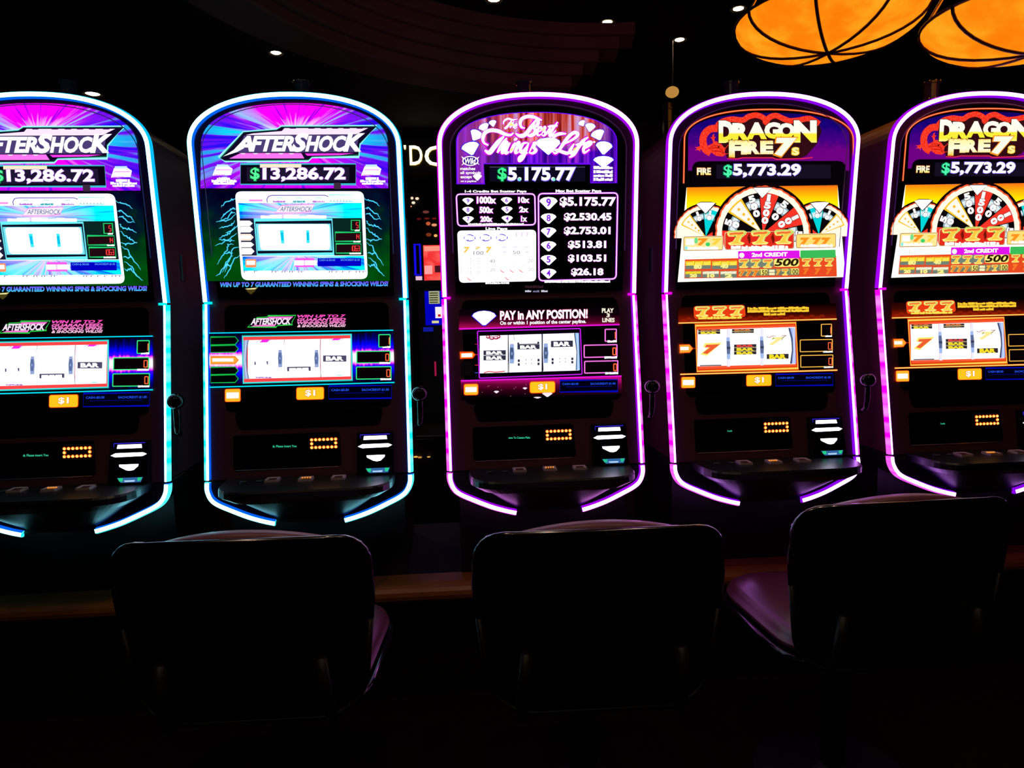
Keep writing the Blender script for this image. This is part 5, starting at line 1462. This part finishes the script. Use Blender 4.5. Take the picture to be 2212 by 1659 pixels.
# ------------------------------------------------------------------ amber bowl pendants
def pendant(px, py, dist, R, label):
    p = CAM + ray(px, py) * dist
    o = empty('pendant_lamp', (p.x, p.y, p.z - .115 * R / .3), 0, label, 'pendant lamp', 'amber bowl pendants')
    glass = NT('amber_glass') if 'amber' not in _mats else None
    if glass:
        tcn = glass.t.nodes.new('ShaderNodeTexCoord'); nn = glass.noise(tcn.outputs['Object'], 9.0, 4.0)
        _mats['amber'] = glass.done(glass.ramp(nn, [(0, (255, 105, 5)), (.45, (255, 135, 10)), (.62, (255, 160, 25)), (1, (255, 190, 50))]), 1.0)
    d = .115 * R / .3; N = 8
    prof = [(R * math.cos(t) ** .9, d * (1 - math.sin(t)) ** 1.0) for t in [math.pi / 2 * k / 10 for k in range(11)]]
    prof = [(r, z) for r, z in prof]
    for k in range(N):
        v, f = [], []
        for r, z in prof:
            for j in range(7):
                t = 2 * math.pi * (k + j / 6 * .99 + .3) / N; v.append((r * math.cos(t), r * math.sin(t), z))
        for i in range(len(prof) - 1):
            for j in range(6): f.append((i * 7 + j, i * 7 + j + 1, (i + 1) * 7 + j + 1, (i + 1) * 7 + j))
        mesh('glass_panel', v, f, _mats['amber'], o, smooth=True)
        t = 2 * math.pi * (k + .3) / N
        v, f = tube_vf([(max(r, .004) * math.cos(t) * 1.006, max(r, .004) * math.sin(t) * 1.006, z - .002) for r, z in prof], .0055 * R / .3, 6)
        mesh('rib', v, f, P('dark_bronze', (.06, .018, .008), .4, metal=.6), o, smooth=True)
    v, f = tube_vf([(R * math.cos(2 * math.pi * k / 40), R * math.sin(2 * math.pi * k / 40), d) for k in range(40)], .006, 6, True)
    mesh('rim', v, f, P('dark_bronze', (.06, .018, .008), .4), o, smooth=True)
    zt = 3.45 - (p.z - d)
    for k in range(3):
        t = 2 * math.pi * k / 3 + .6
        v, f = tube_vf([(R * .98 * math.cos(t), R * .98 * math.sin(t), d), (.02 * math.cos(t), .02 * math.sin(t), min(d + R * 1.6, zt - .06))], .005, 6)
        mesh('hanger_rod', v, f, P('brass', (.8, .5, .2), .25, metal=1.0), o, smooth=True)
    v, f = lathe_vf([(.0, zt), (.06, zt), (.06, zt - .02), (.012, zt - .03), (.012, min(d + R * 1.6, zt - .06)), (.0, min(d + R * 1.6, zt - .06))], 16)
    mesh('stem', v, f, P('brass', (.8, .5, .2), .25, metal=1.0), o)
    return o


pendant(1790, 37, 3.35, .352, 'amber glass bowl pendant with dark ribs above the violet lit dragon machine')
pendant(2235, 30, 2.95, .31, 'second amber glass bowl pendant, at the upper right picture corner')

# ------------------------------------------------------------------ things behind the row
# illuminated letters on a dark fascia
yS = 5.15
pA = at_y(884, 311, yS); pB = at_y(884, 351, yS)
hS = pA.z - pB.z
fas = empty('illuminated_sign', (pA.x, yS + .05, pB.z), 0, 'white illuminated sign letters D and C behind the gap between machines', 'sign')
v, f = box_vf(-.9, .8, .03, .12, -.06, hS + .06); mesh('fascia', v, f, P('fascia_black', (.004, .004, .006), .5), fas)

for sx in (-.5, .5):
    v, f = tube_vf([(sx, .075, hS + .05), (sx, .075, Z0 + .02 - pB.z)], .012, 8); mesh('hanger', v, f, CAB_DARK, fas)


def letter(t, px0, py0, px1, py1):
    a, b = at_y(px0, py0, yS), at_y(px1, py1, yS); v2, f2 = glyphs(t, .012)
    o_ = Vector((pA.x, yS + .05, pB.z)); pts = [(a.x + (b.x - a.x) * u, b.z + (a.z - b.z) * w) for u, w in v2]
    v = [(x - o_.x, .012, z - o_.z) for x, z in pts] + [(x - o_.x, .03, z - o_.z) for x, z in pts]
    n = len(pts); f = [q for q in f2] + [tuple(i + n for i in q[::-1]) for q in f2]
    ed = {}
    for q in f2:
        for i in range(len(q)):
            e = (q[i], q[(i + 1) % len(q)]); ed[e] = ed.get(e, 0) + 1
    for (i, j) in ed:
        if (j, i) not in ed: f.append((j, i, i + n, j + n))
    mesh('letter', v, f, [EL('sign_white', (1.6, 1.5, 1.15)), E(225, 190, 60)], fas, [0] * len(f2) + [1] * (len(f) - len(f2)))


letter('D', 881, 310, 911, 352); letter('C', 914, 311, 957, 354); letter("'", 869, 309, 874, 318)


def far_machine(px0, px1, ytop, y, label, kind):
    a = at_y(px0, ytop, y); b = at_y(px1, ytop, y); w = b.x - a.x; h = a.z
    o = empty('video_machine', ((a.x + b.x) / 2, y, 0), 0, label, 'slot machine')
    v, f = box_vf(-w / 2, w / 2, 0, .5, 0, h, .02); mesh('cabinet', v, f, CAB_DARK, o)
    c = Vector(((a.x + b.x) / 2, y, 0))

    def scr(nm, x0, y0, x1, y1, m, off=.004, par=None, d=.003):
        p, q = at_y(x0, y0, y - off), at_y(x1, y1, y - off)
        vv, ff = box_vf(p.x - c.x, q.x - c.x, -off - d, -off + d, q.z, p.z); return mesh(nm, vv, ff, m, par or o)
    return o, scr


o, scr = far_machine(889, 1000, 522, 5.6, 'far machine with red screen and blue edge seen left of the pink light strip', 'red')
s1 = scr('blue_edge_light', 893, 527, 911, 595, E(20, 10, 230))
scr('dark_slot', 898, 530, 907, 592, E(2, 2, 10), .01, s1)
redm = NT('red_screen_art'); tc = redm.t.nodes.new('ShaderNodeTexCoord'); nn = redm.noise(tc.outputs['Object'], 16.0, 1.0)
s2 = scr('red_screen', 914, 530, 1000, 604, redm.done(redm.ramp(nn, [(0, (225, 25, 25)), (.45, (245, 55, 55)), (.6, (255, 85, 80)), (1, (255, 120, 100))]), 1.0))
scr('title_bar', 916, 532, 990, 541, E(255, 150, 130), .012, s2); scr('picture_tile', 939, 574, 960, 588, E(70, 20, 35), .012, s2); scr('pale_patch', 917, 574, 934, 592, E(255, 165, 165), .012, s2)
scr('white_patch', 898, 597, 912, 605, E(235, 190, 215)); scr('shelf', 892, 612, 1000, 616, P('lamp_trim', (.05, .04, .035), .5), .02)
o2, scr = far_machine(896, 1010, 622, 4.9, 'far poker machine with blue screen and playing card, low behind the gap', 'blue')
s3 = scr('blue_screen', 917, 629, 1000, 701, E(0, 0, 190)); scr('pay_chart', 926, 629, 950, 656, E(165, 170, 130), .012, s3)
scr('playing_card', 940, 663, 958, 687, E(245, 240, 245), .012, s3); scr('card_pip', 946, 679, 952, 684, E(200, 20, 30), .02, s3); scr('hold_bar', 933, 693, 948, 698, E(215, 215, 150), .012, s3)
scr('blue_lamp', 914, 707, 936, 716, E(15, 25, 150)); scr('red_lamp', 938, 781, 943, 812, E(150, 20, 60))
for k in range(5): scr('chart_line', 928, 632 + 5 * k, 946, 634 + 5 * k, E(60, 60, 40), .016, s3)
# dark partition and a low counter that carry the far lamps
struct(mesh('wall_partition', *box_vf(-2.2, .3, 7.2, 7.3, 0, 3.45), P('partition_black', (.01, .006, .008), .7)))
v, f = box_vf(-.75, -.25, 0, .4, 0, .62, .02); cnt = empty('low_counter', (0, 4.26, 0), 0, 'low dark counter far behind the gap beside the black lever knob', 'counter')
mesh('body', v, f, CAB_DARK, cnt); v, f = box_vf(-.77, -.23, -.02, .42, .62, .645, .005); mesh('top', v, f, CAB_DARK, cnt)
# small wall lamps and far lights
for i, (px, py, w, h, c, y) in enumerate(((890, 428, 3, 3, (255, 225, 190), 7.0), (901, 429, 4, 3, (255, 225, 190), 7.05), (893, 438, 4, 3, (255, 235, 200), 7.1), (888, 446, 1.5, 1.5, (255, 150, 110), 7.2), (925, 483, 5, 4, (190, 90, 50), 7.0), (938, 486, 6, 3, (235, 150, 110), 6.9),
                                          (926, 507, 6, 4, (120, 50, 25), 7.0), (941, 509, 4, 3, (255, 180, 100), 6.9), (920, 458, 7, 3, (110, 55, 50), 7.2), (905, 473, 5, 2, (90, 15, 15), 7.1), (922, 472, 6, 2, (100, 18, 18), 7.0), (938, 472, 5, 2, (110, 20, 20), 7.05),
                                          (898, 987, 5, 1.5, (255, 190, 90), 4.2), (907, 988, 5, 2, (190, 130, 60), 4.25), (926, 987, 4, 1.2, (230, 170, 90), 4.2))):
    y = 4.245 if y < 5 else 7.19
    p = at_y(px, py, y); sx, sz = w * y / F, h * y / F
    v, f = lathe_vf([(.0001, -sz), (sx * .7, -sz * .7), (sx, 0), (sx * .75, sz * .7), (.0001, sz)], 10)
    o = mesh('distant_lamp', v, f, E(*c), loc=(p.x, p.y, p.z))
    names = ['left of the bright pair above the red screen', 'right of the bright pair above the red screen', 'just below the bright pair above the red screen', 'tiny reddish one under the bright lamps',
             'dim orange, middle row above the red screen', 'peach coloured, beside the pink light strip', 'dim brown, lower row above the red screen', 'orange, nearest above the red screen', 'dull rose, highest of the orange group',
             'dark red, leftmost of three in a line', 'dark red, middle of three in a line', 'dark red, right of three in a line', 'leftmost amber speck low behind the lever', 'middle amber speck low behind the lever', 'rightmost amber speck low behind the lever']
    tag(o, 'distant lamp, ' + names[i], 'lamp', 'distant lamps behind the machines')
# wall lamp glowing on the far wall
p = at_y(1452, 199, 5.6)
o = empty('globe_lamp', (p.x, p.y, p.z), 0, 'soft tan glowing globe lamp hanging high between middle and right machines', 'lamp')
prof = [(.052 * math.sin(math.pi * i / 10) + .0001, -.042 * math.cos(math.pi * i / 10)) for i in range(11)]
v, f = lathe_vf(prof, 20); mesh('globe', v, f, E(185, 132, 62), o, smooth=True)
v, f = tube_vf([(0, 0, .04), (0, 0, 3.45 - p.z)], .008, 8); mesh('stem', v, f, CAB_DARK, o)
# back to back row behind: the cabinet back that shows in the gap
o = empty('back_row_machine', (.56, 3.30, 0), math.radians(5), 'dark cabinet back of the machine behind the gap right of the pink lit one', 'slot machine')
v, f = box_vf(-.3, .3, 0, .45, 0, 2.10, .03); mesh('cabinet', v, f, CAB_METAL, o)
v, f = box_vf(-.2, .2, -.006, .01, 1.3, 1.6, .003); mesh('rear_door', v, f, CAB_DARK, o)
v, f = lathe_vf([(.0, 2.10), (.03, 2.10), (.03, 2.30), (.026, 2.303), (.026, 2.36), (.03, 2.362), (.03, 2.39), (.0, 2.392)], 18, .25, .2); mesh('signal_candle', v, f, SMOKE, o)
